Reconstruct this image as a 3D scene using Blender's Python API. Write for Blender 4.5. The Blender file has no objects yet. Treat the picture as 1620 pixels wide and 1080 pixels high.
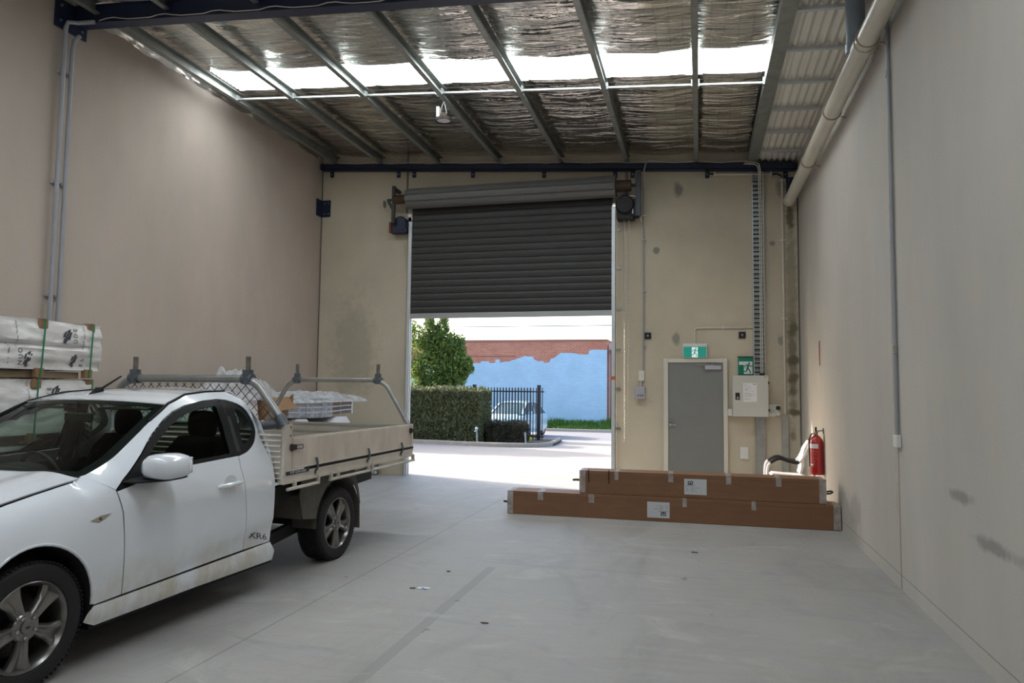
import bpy, bmesh, math, random
from mathutils import Vector, Matrix, noise
from mathutils.geometry import delaunay_2d_cdt
S = bpy.context.scene
COL = S.collection
OFF = {}
PI = math.pi
V = Vector

# ---------------------------------------------------------------- mesh builder
class MB:
    def __init__(s):
        s.v = []; s.f = []
    def add(s, vs, fs):
        b = len(s.v)
        s.v += [tuple(p) for p in vs]
        s.f += [tuple(b + i for i in f) for f in fs]
        return s
    def box(s, a, b, mat=None):
        x0, y0, z0 = a; x1, y1, z1 = b
        vs = [V(p) for p in ((x0,y0,z0),(x1,y0,z0),(x1,y1,z0),(x0,y1,z0),(x0,y0,z1),(x1,y0,z1),(x1,y1,z1),(x0,y1,z1))]
        if mat is not None: vs = [mat @ p for p in vs]
        return s.add(vs, [(0,3,2,1),(4,5,6,7),(0,1,5,4),(1,2,6,5),(2,3,7,6),(3,0,4,7)])
    def cbox(s, c, d, mat=None):
        return s.box([c[i]-d[i]/2 for i in range(3)], [c[i]+d[i]/2 for i in range(3)], mat)
    def bar(s, p, q, w, h, up=(0,0,1)):
        p, q = V(p), V(q); d = (q-p).normalized(); up = V(up)
        r = d.cross(up)
        if r.length < 1e-4: r = d.cross(V((1,0,0)))
        r.normalize(); u = r.cross(d)
        vs = [e + r*a*w/2 + u*b*h/2 for e in (p, q) for a, b in ((-1,-1),(1,-1),(1,1),(-1,1))]
        return s.add(vs, [(3,2,1,0),(4,5,6,7),(0,1,5,4),(1,2,6,5),(2,3,7,6),(3,0,4,7)])
    def cyl(s, p, q, r, r2=None, n=16, cap=True):
        p, q = V(p), V(q); r2 = r if r2 is None else r2
        d = (q-p).normalized()
        a = d.orthogonal().normalized(); b = d.cross(a)
        vs = []
        for e, rr in ((p, r), (q, r2)):
            for i in range(n):
                t = 2*PI*i/n; vs.append(e + (a*math.cos(t) + b*math.sin(t))*rr)
        fs = [(i, (i+1) % n, n+(i+1) % n, n+i) for i in range(n)]
        if cap: fs += [tuple(reversed(range(n))), tuple(range(n, 2*n))]
        return s.add(vs, fs)
    def tube(s, path, r, n=8, closed=False):
        P = [V(p) for p in path]; m = len(P)
        rr = r if isinstance(r, (list, tuple)) else [r]*m
        vs = []; fs = []; a = None
        for i in range(m):
            if closed: d = P[(i+1) % m] - P[i-1]
            else: d = P[min(i+1, m-1)] - P[max(i-1, 0)]
            d.normalize()
            if a is None: a = d.orthogonal().normalized()
            else:
                a = a - d*a.dot(d)
                a = a.normalized() if a.length > 1e-6 else d.orthogonal().normalized()
            b = d.cross(a)
            for k in range(n):
                t = 2*PI*k/n; vs.append(P[i] + (a*math.cos(t) + b*math.sin(t))*rr[i])
        for i in range(m if closed else m-1):
            j = (i+1) % m
            for k in range(n):
                k2 = (k+1) % n; fs.append((i*n+k, i*n+k2, j*n+k2, j*n+k))
        if not closed: fs += [tuple(reversed(range(n))), tuple(range((m-1)*n, m*n))]
        return s.add(vs, fs)
    def lathe(s, prof, c, axis=(0,0,1), n=24, cap=True):
        c = V(c); d = V(axis).normalized(); a = d.orthogonal().normalized(); b = d.cross(a)
        vs = []; m = len(prof); fs = []
        for r, h in prof:
            for i in range(n):
                t = 2*PI*i/n; vs.append(c + d*h + (a*math.cos(t) + b*math.sin(t))*r)
        for j in range(m-1):
            for i in range(n):
                k = (i+1) % n; fs.append((j*n+i, j*n+k, (j+1)*n+k, (j+1)*n+i))
        if cap: fs += [tuple(reversed(range(n))), tuple(range((m-1)*n, m*n))]
        return s.add(vs, fs)
    def prism(s, pts, vec):
        pts = [V(p) for p in pts]; vec = V(vec); n = len(pts)
        vs = pts + [p+vec for p in pts]
        fs = [(i, (i+1) % n, n+(i+1) % n, n+i) for i in range(n)] + [tuple(reversed(range(n))), tuple(range(n, 2*n))]
        return s.add(vs, fs)
    def ball(s, c, r, n=12, m=8, sc=(1,1,1)):
        c = V(c); vs = []; fs = []
        for j in range(1, m):
            ph = PI*j/m
            for i in range(n):
                t = 2*PI*i/n
                vs.append(c + V((sc[0]*r*math.sin(ph)*math.cos(t), sc[1]*r*math.sin(ph)*math.sin(t), sc[2]*r*math.cos(ph))))
        vs += [c+V((0,0,r*sc[2])), c-V((0,0,r*sc[2]))]; T = len(vs)-2
        for j in range(m-2):
            for i in range(n):
                k = (i+1) % n; fs.append((j*n+i, (j+1)*n+i, (j+1)*n+k, j*n+k))
        for i in range(n):
            k = (i+1) % n; fs.append((T, i, k)); fs.append((T+1, (m-2)*n+k, (m-2)*n+i))
        return s.add(vs, fs)
    def grid(s, f, nu, nv):
        vs = [f(i/nu, j/nv) for j in range(nv+1) for i in range(nu+1)]
        fs = [(j*(nu+1)+i, j*(nu+1)+i+1, (j+1)*(nu+1)+i+1, (j+1)*(nu+1)+i) for j in range(nv) for i in range(nu)]
        return s.add(vs, fs)
    def loft(s, secs, cap=True):
        n = len(secs[0]); vs = [p for q in secs for p in q]; fs = []
        for j in range(len(secs)-1):
            for i in range(n):
                k = (i+1) % n; fs.append((j*n+i, j*n+k, (j+1)*n+k, (j+1)*n+i))
        if cap: fs += [tuple(reversed(range(n))), tuple(range((len(secs)-1)*n, len(secs)*n))]
        return s.add(vs, fs)

def mkmesh(name, mb, mat, smooth=True, off=(0,0,0), recalc=True, angle=35):
    me = bpy.data.meshes.new(name)
    o = V(off)
    me.from_pydata([V(p)-o for p in mb.v], [], mb.f)
    if recalc:
        bm = bmesh.new(); bm.from_mesh(me)
        bmesh.ops.recalc_face_normals(bm, faces=bm.faces)
        bm.to_mesh(me); bm.free()
    if smooth:
        me.polygons.foreach_set('use_smooth', [True]*len(me.polygons))
        try: me.set_sharp_from_angle(angle=math.radians(angle))
        except Exception: pass
    for m in (mat if isinstance(mat, (list, tuple)) else [mat]): me.materials.append(m)
    me.update()
    return me

def mods(o, bevel=0, solid=0, sub=0):
    if sub:
        m = o.modifiers.new('sub', 'SUBSURF'); m.levels = sub; m.render_levels = sub
    if solid:
        m = o.modifiers.new('solid', 'SOLIDIFY'); m.thickness = solid; m.offset = 0
        e = o.modifiers.new('split', 'EDGE_SPLIT'); e.split_angle = math.radians(40)
    if bevel:
        m = o.modifiers.new('bev', 'BEVEL'); m.width = bevel; m.segments = 2; m.limit_method = 'ANGLE'; m.angle_limit = 0.6
    return o

def part(name, mb, mat, parent, bevel=0, solid=0, sub=0, label=None, smooth=True, recalc=True, angle=35, kind=None):
    off = OFF.get(parent.name, V((0,0,0)))
    me = mkmesh(name, mb, mat, smooth, off, recalc, angle)
    o = bpy.data.objects.new(name, me); COL.objects.link(o); o.parent = parent
    OFF[o.name] = off
    if label: o['label'] = label
    if kind: o['kind'] = kind
    return mods(o, bevel, solid, sub)

def tag(o, label, cat, group=None, kind=None):
    o['label'] = label; o['category'] = cat
    if group: o['group'] = group
    o['kind'] = kind or 'thing'
    return o

def thing(name, label, cat, loc, group=None, rotz=0, local=False):
    o = bpy.data.objects.new(name, None); COL.objects.link(o)
    o.location = loc; o.rotation_euler = (0, 0, rotz); o.empty_display_size = .1
    OFF[o.name] = V((0,0,0)) if local else V(loc)
    return tag(o, label, cat, group)

def solo(name, mb, mat, label, cat, group=None, kind=None, bevel=0, solid=0, sub=0, smooth=True, recalc=True, angle=35):
    lo = [min(p[i] for p in mb.v) for i in range(3)]; hi = [max(p[i] for p in mb.v) for i in range(3)]
    off = V(((lo[0]+hi[0])/2, (lo[1]+hi[1])/2, lo[2]))
    me = mkmesh(name, mb, mat, smooth, off, recalc, angle)
    o = bpy.data.objects.new(name, me); COL.objects.link(o); o.location = off
    OFF[o.name] = off
    tag(o, label, cat, group, kind)
    return mods(o, bevel, solid, sub)

def struct(name, mb, mat, parent=None, bevel=0, smooth=True, label=None, recalc=True):
    if parent is not None: return part(name, mb, mat, parent, bevel, smooth=smooth)
    me = mkmesh(name, mb, mat, smooth, recalc=recalc)
    o = bpy.data.objects.new(name, me); COL.objects.link(o); o['kind'] = 'structure'
    OFF[o.name] = V((0,0,0))
    if label: o['label'] = label
    return mods(o, bevel)

def text(name, body, size, mat, mtx, parent=None, ext=.0008, align='CENTER', world=True):
    c = bpy.data.curves.new(name, 'FONT'); c.body = body; c.size = size; c.extrude = ext
    c.align_x = align; c.align_y = 'CENTER'; c.resolution_u = 2
    c.materials.append(mat)
    tmp = bpy.data.objects.new('tmp', c); COL.objects.link(tmp); bpy.context.view_layer.update()
    me = bpy.data.meshes.new_from_object(tmp.evaluated_get(bpy.context.evaluated_depsgraph_get()))
    bpy.data.objects.remove(tmp); bpy.data.curves.remove(c); me.name = name
    o = bpy.data.objects.new(name, me); COL.objects.link(o)
    off = OFF.get(parent.name, V((0,0,0))) if parent else V((0,0,0))
    if parent: o.parent = parent; OFF[o.name] = off
    o.matrix_local = Matrix.Translation(-off) @ mtx
    return o

def frame(origin, x, y):
    """matrix whose local x, y axes are x, y at origin (text faces x cross y)"""
    x = V(x).normalized(); y = V(y).normalized(); z = x.cross(y)
    m = Matrix((x, y, z)).transposed().to_4x4(); m.translation = V(origin); return m

def pip(p, poly):
    x, y = p; c = False; n = len(poly); j = n-1
    for i in range(n):
        xi, yi = poly[i]; xj, yj = poly[j]
        if (yi > y) != (yj > y) and x < (xj-xi)*(y-yi)/(yj-yi)+xi: c = not c
        j = i
    return c
def dens(poly, st, closed=True):
    out = []; n = len(poly)
    for i in range(n if closed else n-1):
        a = V(poly[i]); b = V(poly[(i+1) % n]); k = max(1, int((b-a).length/st+.5))
        out += [tuple(a.lerp(b, t/k)) for t in range(k)]
    if not closed: out.append(tuple(poly[-1]))
    return out
def rnd(poly, r, k=4):
    """round the corners of a closed polygon"""
    out = []; n = len(poly)
    for i in range(n):
        p = V(poly[i]); a = V(poly[i-1]); b = V(poly[(i+1) % n])
        rr = r[i] if isinstance(r, (list, tuple)) else r
        if rr <= 0: out.append(tuple(p)); continue
        da = (a-p); db = (b-p)
        qa = p+da.normalized()*min(rr, da.length*.45); qb = p+db.normalized()*min(rr, db.length*.45)
        for t in range(k+1):
            t /= k; out.append(tuple(qa*(1-t)**2+p*2*t*(1-t)+qb*t*t))
    return out
def surf(outline, holes, f, st=.04, rr=0):
    """trimmed smooth surface: 2D outline minus holes, triangulated on a grid, mapped to 3D by f"""
    outline = dens(outline, st); holes = [dens(h, st) for h in holes]
    pts = []; edges = []
    for poly in [outline]+holes:
        b = len(pts); pts += [V(p) for p in poly]
        edges += [(b+i, b+(i+1) % len(poly)) for i in range(len(poly))]
    x0 = min(p[0] for p in outline); x1 = max(p[0] for p in outline)
    y0 = min(p[1] for p in outline); y1 = max(p[1] for p in outline)
    bd = list(pts)
    y = y0+st*.5; row = 0
    while y < y1:
        x = x0+st*.5*(1+row % 2)
        while x < x1:
            q = (x, y)
            if pip(q, outline) and not any(pip(q, h) for h in holes):
                if all((bp.x-x)**2+(bp.y-y)**2 > (st*.45)**2 for bp in bd): pts.append(V(q))
            x += st
        y += st*.87; row += 1
    r = delaunay_2d_cdt(pts, edges, [], 0, 1e-6)
    m = MB(); vv = r[0]; fs = []
    for t in r[2]:
        c = sum((vv[i] for i in t), V((0,0)))/len(t)
        q0, q1, q2 = (vv[i] for i in t[:3]); ar = abs((q1-q0).cross(q2-q0))/2
        if ar < .012*st*st: continue
        if pip(c, outline) and not any(pip(c, h) for h in holes): fs.append(tuple(t))
    m.add([f(p.x, p.y) for p in vv], fs)
    return m

def lerp_tab(tab, x):
    if x <= tab[0][0]: return tab[0][1]
    for (a, b), (c, d) in zip(tab, tab[1:]):
        if x <= c: return b+(d-b)*(x-a)/(c-a)
    return tab[-1][1]
def smooth_tab(tab, x):
    n = len(tab)
    if x <= tab[0][0]: return tab[0][1]
    if x >= tab[-1][0]: return tab[-1][1]
    i = max(k for k in range(n-1) if tab[k][0] <= x)
    x0, y0 = tab[i]; x1, y1 = tab[i+1]; h = x1-x0
    def sl(k):
        a = tab[max(k-1,0)]; b = tab[min(k+1,n-1)]; return (b[1]-a[1])/(b[0]-a[0])
    t = (x-x0)/h; m0, m1 = sl(i)*h, sl(i+1)*h
    return (2*t**3-3*t*t+1)*y0+(t**3-2*t*t+t)*m0+(-2*t**3+3*t*t)*y1+(t**3-t*t)*m1
def sst(a, b, x):
    t = max(0, min(1, (x-a)/(b-a))); return t*t*(3-2*t)

# ---------------------------------------------------------------- materials
class NT:
    def __init__(s, name):
        s.m = bpy.data.materials.new(name); s.m.use_nodes = True
        s.t = s.m.node_tree; s.n = s.t.nodes; s.p = s.n['Principled BSDF']; s.out = s.n['Material Output']
        s._tc = None
    def L(s, a, b): s.t.links.new(a, b)
    def setin(s, sock, v):
        if isinstance(v, bpy.types.NodeSocket): s.L(v, sock)
        elif v is not None: sock.default_value = v
    def tc(s, which='Object'):
        if s._tc is None: s._tc = s.n.new('ShaderNodeTexCoord')
        return s._tc.outputs[which]
    def math(s, op, a, b=None, c=None, clamp=False):
        n = s.n.new('ShaderNodeMath'); n.operation = op; n.use_clamp = clamp
        s.setin(n.inputs[0], a); s.setin(n.inputs[1], b); s.setin(n.inputs[2], c); return n.outputs[0]
    def xyz(s, vec=None):
        n = s.n.new('ShaderNodeSeparateXYZ'); s.L(vec or s.tc(), n.inputs[0]); return n.outputs
    def scale(s, sc, vec=None, loc=(0,0,0)):
        n = s.n.new('ShaderNodeMapping'); s.L(vec or s.tc(), n.inputs[0]); n.inputs['Scale'].default_value = sc
        n.inputs['Location'].default_value = loc; return n.outputs[0]
    def noise(s, sc=5, det=4, rough=.55, vec=None, dist=0):
        n = s.n.new('ShaderNodeTexNoise'); s.L(vec or s.tc(), n.inputs['Vector'])
        n.inputs['Scale'].default_value = sc; n.inputs['Detail'].default_value = det
        n.inputs['Roughness'].default_value = rough; n.inputs['Distortion'].default_value = dist
        return n.outputs[0]
    def ramp(s, v, a, b, lo=0, hi=1):
        n = s.n.new('ShaderNodeMapRange'); n.clamp = True; s.L(v, n.inputs[0])
        for i, q in enumerate((a, b, lo, hi)): n.inputs[i+1].default_value = q
        return n.outputs[0]
    def mix(s, f, a, b, mode='MIX'):
        n = s.n.new('ShaderNodeMix'); n.data_type = 'RGBA'; n.blend_type = mode
        s.setin(n.inputs[0], f)
        for i, q in ((6, a), (7, b)):
            s.setin(n.inputs[i], q if isinstance(q, bpy.types.NodeSocket) else (*q, 1))
        return n.outputs[2]
    def bump(s, h, st=.3, dist=.01):
        n = s.n.new('ShaderNodeBump'); n.inputs['Strength'].default_value = st; n.inputs['Distance'].default_value = dist
        s.L(h, n.inputs['Height']); s.L(n.outputs[0], s.p.inputs['Normal'])
    def set(s, **k):
        names = dict(col='Base Color', rough='Roughness', metal='Metallic', spec='Specular IOR Level', coat='Coat Weight', alpha='Alpha',
                     trans='Transmission Weight', ecol='Emission Color', estr='Emission Strength', sheen='Sheen Weight', ior='IOR', crough='Coat Roughness')
        for a, v in k.items():
            if a in ('col', 'ecol') and not isinstance(v, bpy.types.NodeSocket): v = (*v, 1)
            s.setin(s.p.inputs[names[a]], v)
        return s.m

def srgb(r, g, b):
    f = lambda c: (c/255/12.92) if c <= 10 else ((c/255+.055)/1.055)**2.4
    return (f(r), f(g), f(b))
def dk(c, k): return tuple(x*k for x in c)
def pm(name, col, rough=.5, metal=0, var=0, vs=4, bump=0, bs=60, stretch=None, col2=None, **k):
    t = NT(name)
    if var or col2:
        vec = t.scale(stretch) if stretch else None
        nz = t.ramp(t.noise(vs, 5, .6, vec), .3, .7)
        c2 = col2 or dk(col, 1-var)
        t.set(col=t.mix(nz, c2, col))
    else: t.set(col=col)
    if bump: t.bump(t.noise(bs, 3), bump, .004)
    return t.set(rough=rough, metal=metal, **k)

def glassy(name, tint=(.6,.66,.62), refl=.9):
    t = NT(name); n = t.n
    tr = n.new('ShaderNodeBsdfTransparent'); tr.inputs[0].default_value = (*tint, 1)
    gl = n.new('ShaderNodeBsdfGlossy'); gl.inputs['Roughness'].default_value = .02; gl.inputs[0].default_value = (refl, refl, refl, 1)
    fr = n.new('ShaderNodeFresnel'); fr.inputs[0].default_value = 1.36
    mx = n.new('ShaderNodeMixShader')
    t.L(fr.outputs[0], mx.inputs[0]); t.L(tr.outputs[0], mx.inputs[1]); t.L(gl.outputs[0], mx.inputs[2])
    t.L(mx.outputs[0], t.out.inputs[0]); return t.m
def film(name, col, op=.5, rough=.2):
    """thin crinkled clear plastic"""
    t = NT(name); n = t.n
    tr = n.new('ShaderNodeBsdfTransparent')
    mx = n.new('ShaderNodeMixShader')
    nz = t.noise(9, 5, .6)
    t.set(col=col, rough=rough)
    t.L(t.ramp(nz, .3, .7, op*.6, min(1, op*1.4)), mx.inputs[0])
    t.bump(t.noise(22, 4, .6, dist=1.5), .6, .02)
    t.L(tr.outputs[0], mx.inputs[1]); t.L(t.p.outputs[0], mx.inputs[2]); t.L(mx.outputs[0], t.out.inputs[0]); return t.m

def concrete(name, base, dark, warm, spots=(), lines=(), grain=(1,1,1), rough=.85, marks=None):
    t = NT(name); v = t.scale(grain)
    n1 = t.ramp(t.noise(.55, 5, .6, v), .32, .68)
    n2 = t.ramp(t.noise(2.6, 6, .65, v, .4), .3, .72)
    n3 = t.noise(38, 3, .6)
    c = t.mix(n1, dark, base)
    c = t.mix(t.math('MULTIPLY', n2, .35), c, warm)
    c = t.mix(t.ramp(n3, .62, .8, 0, .22), c, dk(dark, .7))
    for (p, r, ax, col, amt) in spots:
        d = t.n.new('ShaderNodeVectorMath'); d.operation = 'SUBTRACT'
        t.L(t.tc(), d.inputs[0]); d.inputs[1].default_value = p
        m = t.scale(ax, d.outputs[0])
        w = t.n.new('ShaderNodeVectorMath'); w.operation = 'LENGTH'; t.L(m, w.inputs[0])
        q = t.math('ADD', w.outputs['Value'], t.math('MULTIPLY', t.math('SUBTRACT', t.noise(7, 4), .5), r*1.6))
        c = t.mix(t.ramp(q, r*.55, r*1.15, amt, 0), c, col)
    X = t.xyz()
    for (axis, pos, w, lo, hi, ax2, col, amt) in lines:
        f = t.math('LESS_THAN', t.math('ABSOLUTE', t.math('SUBTRACT', X[axis], pos)), w)
        f = t.math('MULTIPLY', f, t.math('LESS_THAN', X[ax2], hi)); f = t.math('MULTIPLY', f, t.math('GREATER_THAN', X[ax2], lo))
        c = t.mix(t.math('MULTIPLY', f, amt), c, col)
    if marks: c = marks(t, c)
    t.set(col=c, rough=rough)
    t.bump(t.noise(60, 4, .6), .15, .004)
    return t.m
SKY, SUN, EXPO = .55, 7.2, .17
# ---------------------------------------------------------------- palette
XL, XR, D = -7.15, 1.60, 12.31
RY = -9.0                      # rear of the room
SL = -.067
roofz = lambda x: 5.634 + SL*x
galv = pm('galvanised', (.42,.45,.45), .38, .85, var=.25, vs=9)
galv_dull = pm('galvanised_dull', (.36,.38,.36), .5, .75, var=.3, vs=6)
navy = pm('navy_paint', (.012,.022,.06), .45, 0, var=.2)
black = pm('black_plastic', (.010,.010,.011), .6)
rubber = pm('rubber', (.014,.014,.015), .75, var=.3, vs=20)
whitepl = pm('white_plastic', (.72,.72,.69), .4)
greypl = pm('grey_conduit', (.36,.37,.40), .45, var=.1)
cream = pm('cream_pvc', (.66,.62,.53), .35, var=.08)
bluegrey = pm('bluegrey_pvc', (.30,.36,.42), .4, var=.06)
steel = pm('bright_steel', (.62,.62,.62), .22, .95)
brownst = pm('rusty_brown_steel', (.10,.065,.04), .65, .4, var=.4, vs=12)
charcoal = pm('charcoal_steel', (.045,.044,.043), .5, .05, var=.1)
beige = pm('beige_enamel', (.58,.575,.53), .4, var=.04)
red = pm('red_paint', (.42,.02,.02), .28, 0, coat=.4)
white = pm('white', (.80,.80,.80), .5)
ink = pm('ink', (.03,.03,.035), .6)
green = pm('sign_green', (.0,.23,.14), .35)
teal = pm('teal', (.03,.36,.31), .35)

WL = concrete('wall_left_concrete', srgb(186,174,164), srgb(168,158,149), srgb(194,178,163), grain=(1,1,.45))
WRm = concrete('wall_right_concrete', srgb(200,195,188), srgb(178,174,168), srgb(202,192,178), grain=(1,1,.35),
    lines=[(1,6.56,.012,0,1.3,2,srgb(120,96,66),.75),(1,6.54,.006,0,6,2,srgb(110,104,96),.5),(2,.115,.004,-9,9.0,1,srgb(110,108,104),.7)],
    spots=[((1.6,6.62,2.2),.07,(1,1,.05),srgb(140,112,80),.4),((1.6,5.1,.95),.12,(1,.5,2.4),srgb(96,92,90),.5),((1.6,4.6,.74),.14,(1,.4,3),srgb(96,92,90),.5),((1.6,8.3,.35),.3,(1,1,1.4),srgb(130,128,126),.4)])
gp = srgb(126,126,116); dkst = srgb(96,88,68)
WB = concrete('wall_back_concrete', srgb(206,196,176), srgb(180,172,155), srgb(210,196,172), grain=(1,1,.8),
    spots=[((-.33,D,5.05),.085,(1,.2,.6),gp,.9),((-.70,D,4.02),.06,(1,.2,.8),gp,.9),((-.36,D,2.48),.07,(1,.2,.6),gp,.7),((1.19,D,4.06),.05,(1,.2,1),gp,.8),((1.30,D,2.44),.06,(1,.2,.6),gp,.7),((1.34,D,5.0),.10,(1,.2,.6),gp,.7),
    ((1.48,D,3.2),.09,(1,.2,.055),dkst,.45),((1.47,D,4.45),.07,(1,.2,.35),dkst,.85),((1.48,D,2.64),.10,(1,.2,.8),dkst,.8),((1.48,D,2.12),.11,(.9,.2,1.3),dkst,.85),((1.49,D,1.83),.08,(1,.2,.8),dkst,.75),((1.47,D,1.62),.07,(1,.2,.8),dkst,.7),((1.49,D,1.28),.09,(.6,.2,1.6),dkst,.85),((1.47,D,.9),.06,(1,.2,.6),dkst,.6),((1.48,D,1.9),.07,(1,.2,.07),dkst,.55),
    ((-5.3,D,5.9),.2,(1,.2,.7),srgb(120,116,108),.4),((-6.4,D,2.3),.5,(1,.2,.5),srgb(140,132,118),.4)],
    lines=[(0,-5.34,.022,4.9,6.3,2,srgb(92,88,82),.8),(0,-1.20,.03,4.7,6.3,2,srgb(100,96,90),.7)])

def floor_marks(t, c):
    X = t.xyz()
    dark = srgb(120,120,120)
    def ln(axis, pos, w, lo, hi, ax2, col, amt, c):
        f = t.math('LESS_THAN', t.math('ABSOLUTE', t.math('SUBTRACT', X[axis], pos)), w)
        f = t.math('MULTIPLY', f, t.math('LESS_THAN', X[ax2], hi)); f = t.math('MULTIPLY', f, t.math('GREATER_THAN', X[ax2], lo))
        return t.mix(t.math('MULTIPLY', f, amt), c, col)
    c = ln(0, -2.79, .004, -9, 12.3, 1, srgb(92,92,92), .85, c)
    c = ln(1, 6.42, .0035, -1.95, 1.6, 0, srgb(104,104,104), .75, c)
    c = ln(0, -1.81, .042, 3.0, 6.25, 1, srgb(120,120,118), .38, c)
    sm = t.ramp(t.noise(1.3, 6, .7, t.scale((1,.35,1)), 1.0), .50, .72, 0, .55)
    c = t.mix(sm, c, srgb(134,133,131))
    sm = t.ramp(t.noise(2.1, 5, .7, t.scale((.6,1,1), loc=(7,3,0)), .8), .56, .72, 0, .4)
    c = t.mix(sm, c, srgb(196,194,188))
    st = t.ramp(t.noise(2.2, 6, .75, t.scale((.45,3.2,1), loc=(2,5,0)), .5), .50, .70, 0, .38)
    c = t.mix(st, c, srgb(146,140,128))
    bl = t.ramp(t.noise(1.7, 3, .6, t.scale((.8,1.6,1), loc=(4,1,0)), 1.5), .60, .70, 0, .35)
    c = t.mix(bl, c, srgb(132,136,140))
    br = t.ramp(t.noise(1.0, 3, .5, t.scale((1,1,1), loc=(3.3,1.2,0))), .66, .76, 0, .3)
    c = t.mix(br, c, srgb(158,136,110))
    sp = t.ramp(t.noise(5.5, 2, .5, t.scale((1,1,1), loc=(1.7,9.2,0))), .735, .76, 0, .6)
    return t.mix(sp, c, srgb(98,94,86))
FL = concrete('floor_concrete', srgb(167,165,163), srgb(154,153,153), srgb(166,159,150), rough=.6, marks=floor_marks)

foil = NT('silver_foil')
fv = foil.scale((.6, 4.2, 1))
nb = foil.noise(1.5, 4, .55, fv, 1.2)
foil.set(col=foil.mix(foil.ramp(foil.noise(2.2, 4, .6, fv), .3, .7), (.60,.575,.53), (.80,.77,.73)), rough=.13, metal=1.0)
foil.bump(nb, .8, .075); foil = foil.m

def ribbed(name, col, axis, wave, rough=.5, metal=.4):
    return pm(name, col, rough, metal, var=.15)

def skymat():
    t = NT('glowing_skylight')
    X = t.xyz()
    # ribs of the corrugated fibreglass sheet: flanks put in as dark lines in the sheet's own glow
    w = t.math('SINE', t.math('MULTIPLY', X[1], 2*PI/.085))
    e = t.mix(t.ramp(w, .90, .97, 0, 1), (.89,.955,.99), (.052,.052,.048))
    t.set(col=(.7,.7,.62), rough=.5, ecol=e, estr=SKYLIGHT)
    return t.m
SKYLIGHT = 11.0
skm = skymat()

# ---------------------------------------------------------------- room shell
m = MB().box((XL-.15,RY,-.2),(XR+.15,D+.15,0)); struct('floor', m, FL)
m = MB().box((XL-.15,RY-.15,-.2),(XL,D+.15,6.42)); struct('wall_left', m, WL)
m = MB().box((XR,RY-.15,-.2),(XR+.15,D+.15,6.3)); struct('wall_right', m, WRm)
ox0, ox1, oz = -5.255, -1.39, 4.88
m = MB()
m.box((XL,D,-.2),(ox0,D+.15,6.4)); m.box((ox1,D,-.2),(XR,D+.15,6.4)); m.box((ox0,D,oz),(ox1,D+.15,6.4))
struct('wall_back', m, WB)
m = MB().box((XL,RY-.15,-.2),(XR,RY,6.4)); struct('wall_rear', m, WL)
# sealant joint in the left rear corner, skirting shadow joint
m = MB().box((XL+.001,D-.012,0),(XL+.02,D-.001,6.0)); struct('trim_1', m, pm('joint_sealant', srgb(96,92,86), .8))
m = MB().box((XR-.02,D-.012,0),(XR-.001,D-.001,5.4)); struct('trim_2', m, bpy.data.materials['joint_sealant'])

# roof: foil sarking over the purlins with a strip of skylight sheet in every bay
sky_y = [(8.50,9.16),(2.75,3.41),(-3.0,-2.34)]  # last two strips are unseen, added to light the near part of the room
PX = [-6.78,-5.82,-4.65,-3.48,-2.33,-1.18,-.02,.89]
def foilz(x, y):
    z = roofz(x) + .05
    for a, b in zip(PX, PX[1:]):
        if a <= x <= b:
            s = math.sin(PI*(x-a)/(b-a)); z -= .03*s
            z += .020*s*noise.noise(V((x*.8, y*3.2, 1.7))) + .010*s*noise.noise(V((x*1.5+y*.6, y*8.5, 4.1)))
    return z
segs = [(RY,-3.0),(-2.34,2.75),(3.41,8.5),(9.16,D)]
m = MB()
x0, x1 = XL+.005, .985
for (a, b) in segs:
    n = max(20, int((b-a)/(.035 if b > 5 else .12)))
    m.grid(lambda s, t: (x0+(x1-x0)*s, a+(b-a)*t, foilz(x0+(x1-x0)*s, a+(b-a)*t)), 130, n)
m2 = MB()
for (a, b) in segs: m2.box((XL,a,0),(.93,b,.04), Matrix(((1,0,0,0),(0,1,0,0),(SL,0,1,5.634+.10),(0,0,0,1))))
m2.box((.93,RY,5.62),(XR+.1,D,5.66)); m2.box((XL-.1,-3.8,6.16),(-6.80,9.3,6.20))
c = struct('ceiling', m, foil, recalc=False)
r = part('roof_sheet', m2, pm('roof_steel', (.5,.52,.52), .5, .4), c)
for i, (a, b) in enumerate(sky_y):
    m = MB().grid(lambda s, t: (-6.80+7.67*s, a-.03+(b-a+.06)*t, roofz(-6.80+7.67*s)+.055+.012*math.cos(2*PI*((b-a+.06)*t)/.085)), 8, 96)
    o = struct('window_%d' % (i+1), m, skm, recalc=False)
    o['label'] = 'glowing corrugated skylight strip across the foil ceiling' if i == 0 else 'unseen added skylight strip further back in the roof'
# wire safety mesh under the foil
m = MB()
for y in [5.0+.3*k for k in range(25)]:
    if y < D-.05:
        m.bar((XL+.05,y,roofz(XL+.05)-.020),(.85,y,roofz(.85)-.020),.0017,.0017)
for x in [XL+.1+.15*k for k in range(53)]:
    if x < .85: m.bar((x,4.9,roofz(x)-.0175),(x,D-.03,roofz(x)-.0175),.0015,.0015)
solo('safety_mesh', m, pm('wire', (.10,.10,.095), .6, .5), 'thin wire safety mesh stretched under the silver foil ceiling', 'mesh', smooth=False)
# torn foil edge curling down the left wall
m = MB().grid(lambda s, t: (XL+.004+.05*(1-t)+.02*abs(noise.noise(V((s*40,t*2,0)))), 6.8+5.3*s, roofz(XL)+.02-(.10+.05*noise.noise(V((s*16,1,0))))*t), 160, 6)
solo('foil_edge', m, pm('foil_bright', (.8,.79,.76), .3, 1, bump=.5, bs=30), 'crinkled silver foil edge turned down along top of left wall', 'foil', recalc=False)

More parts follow.
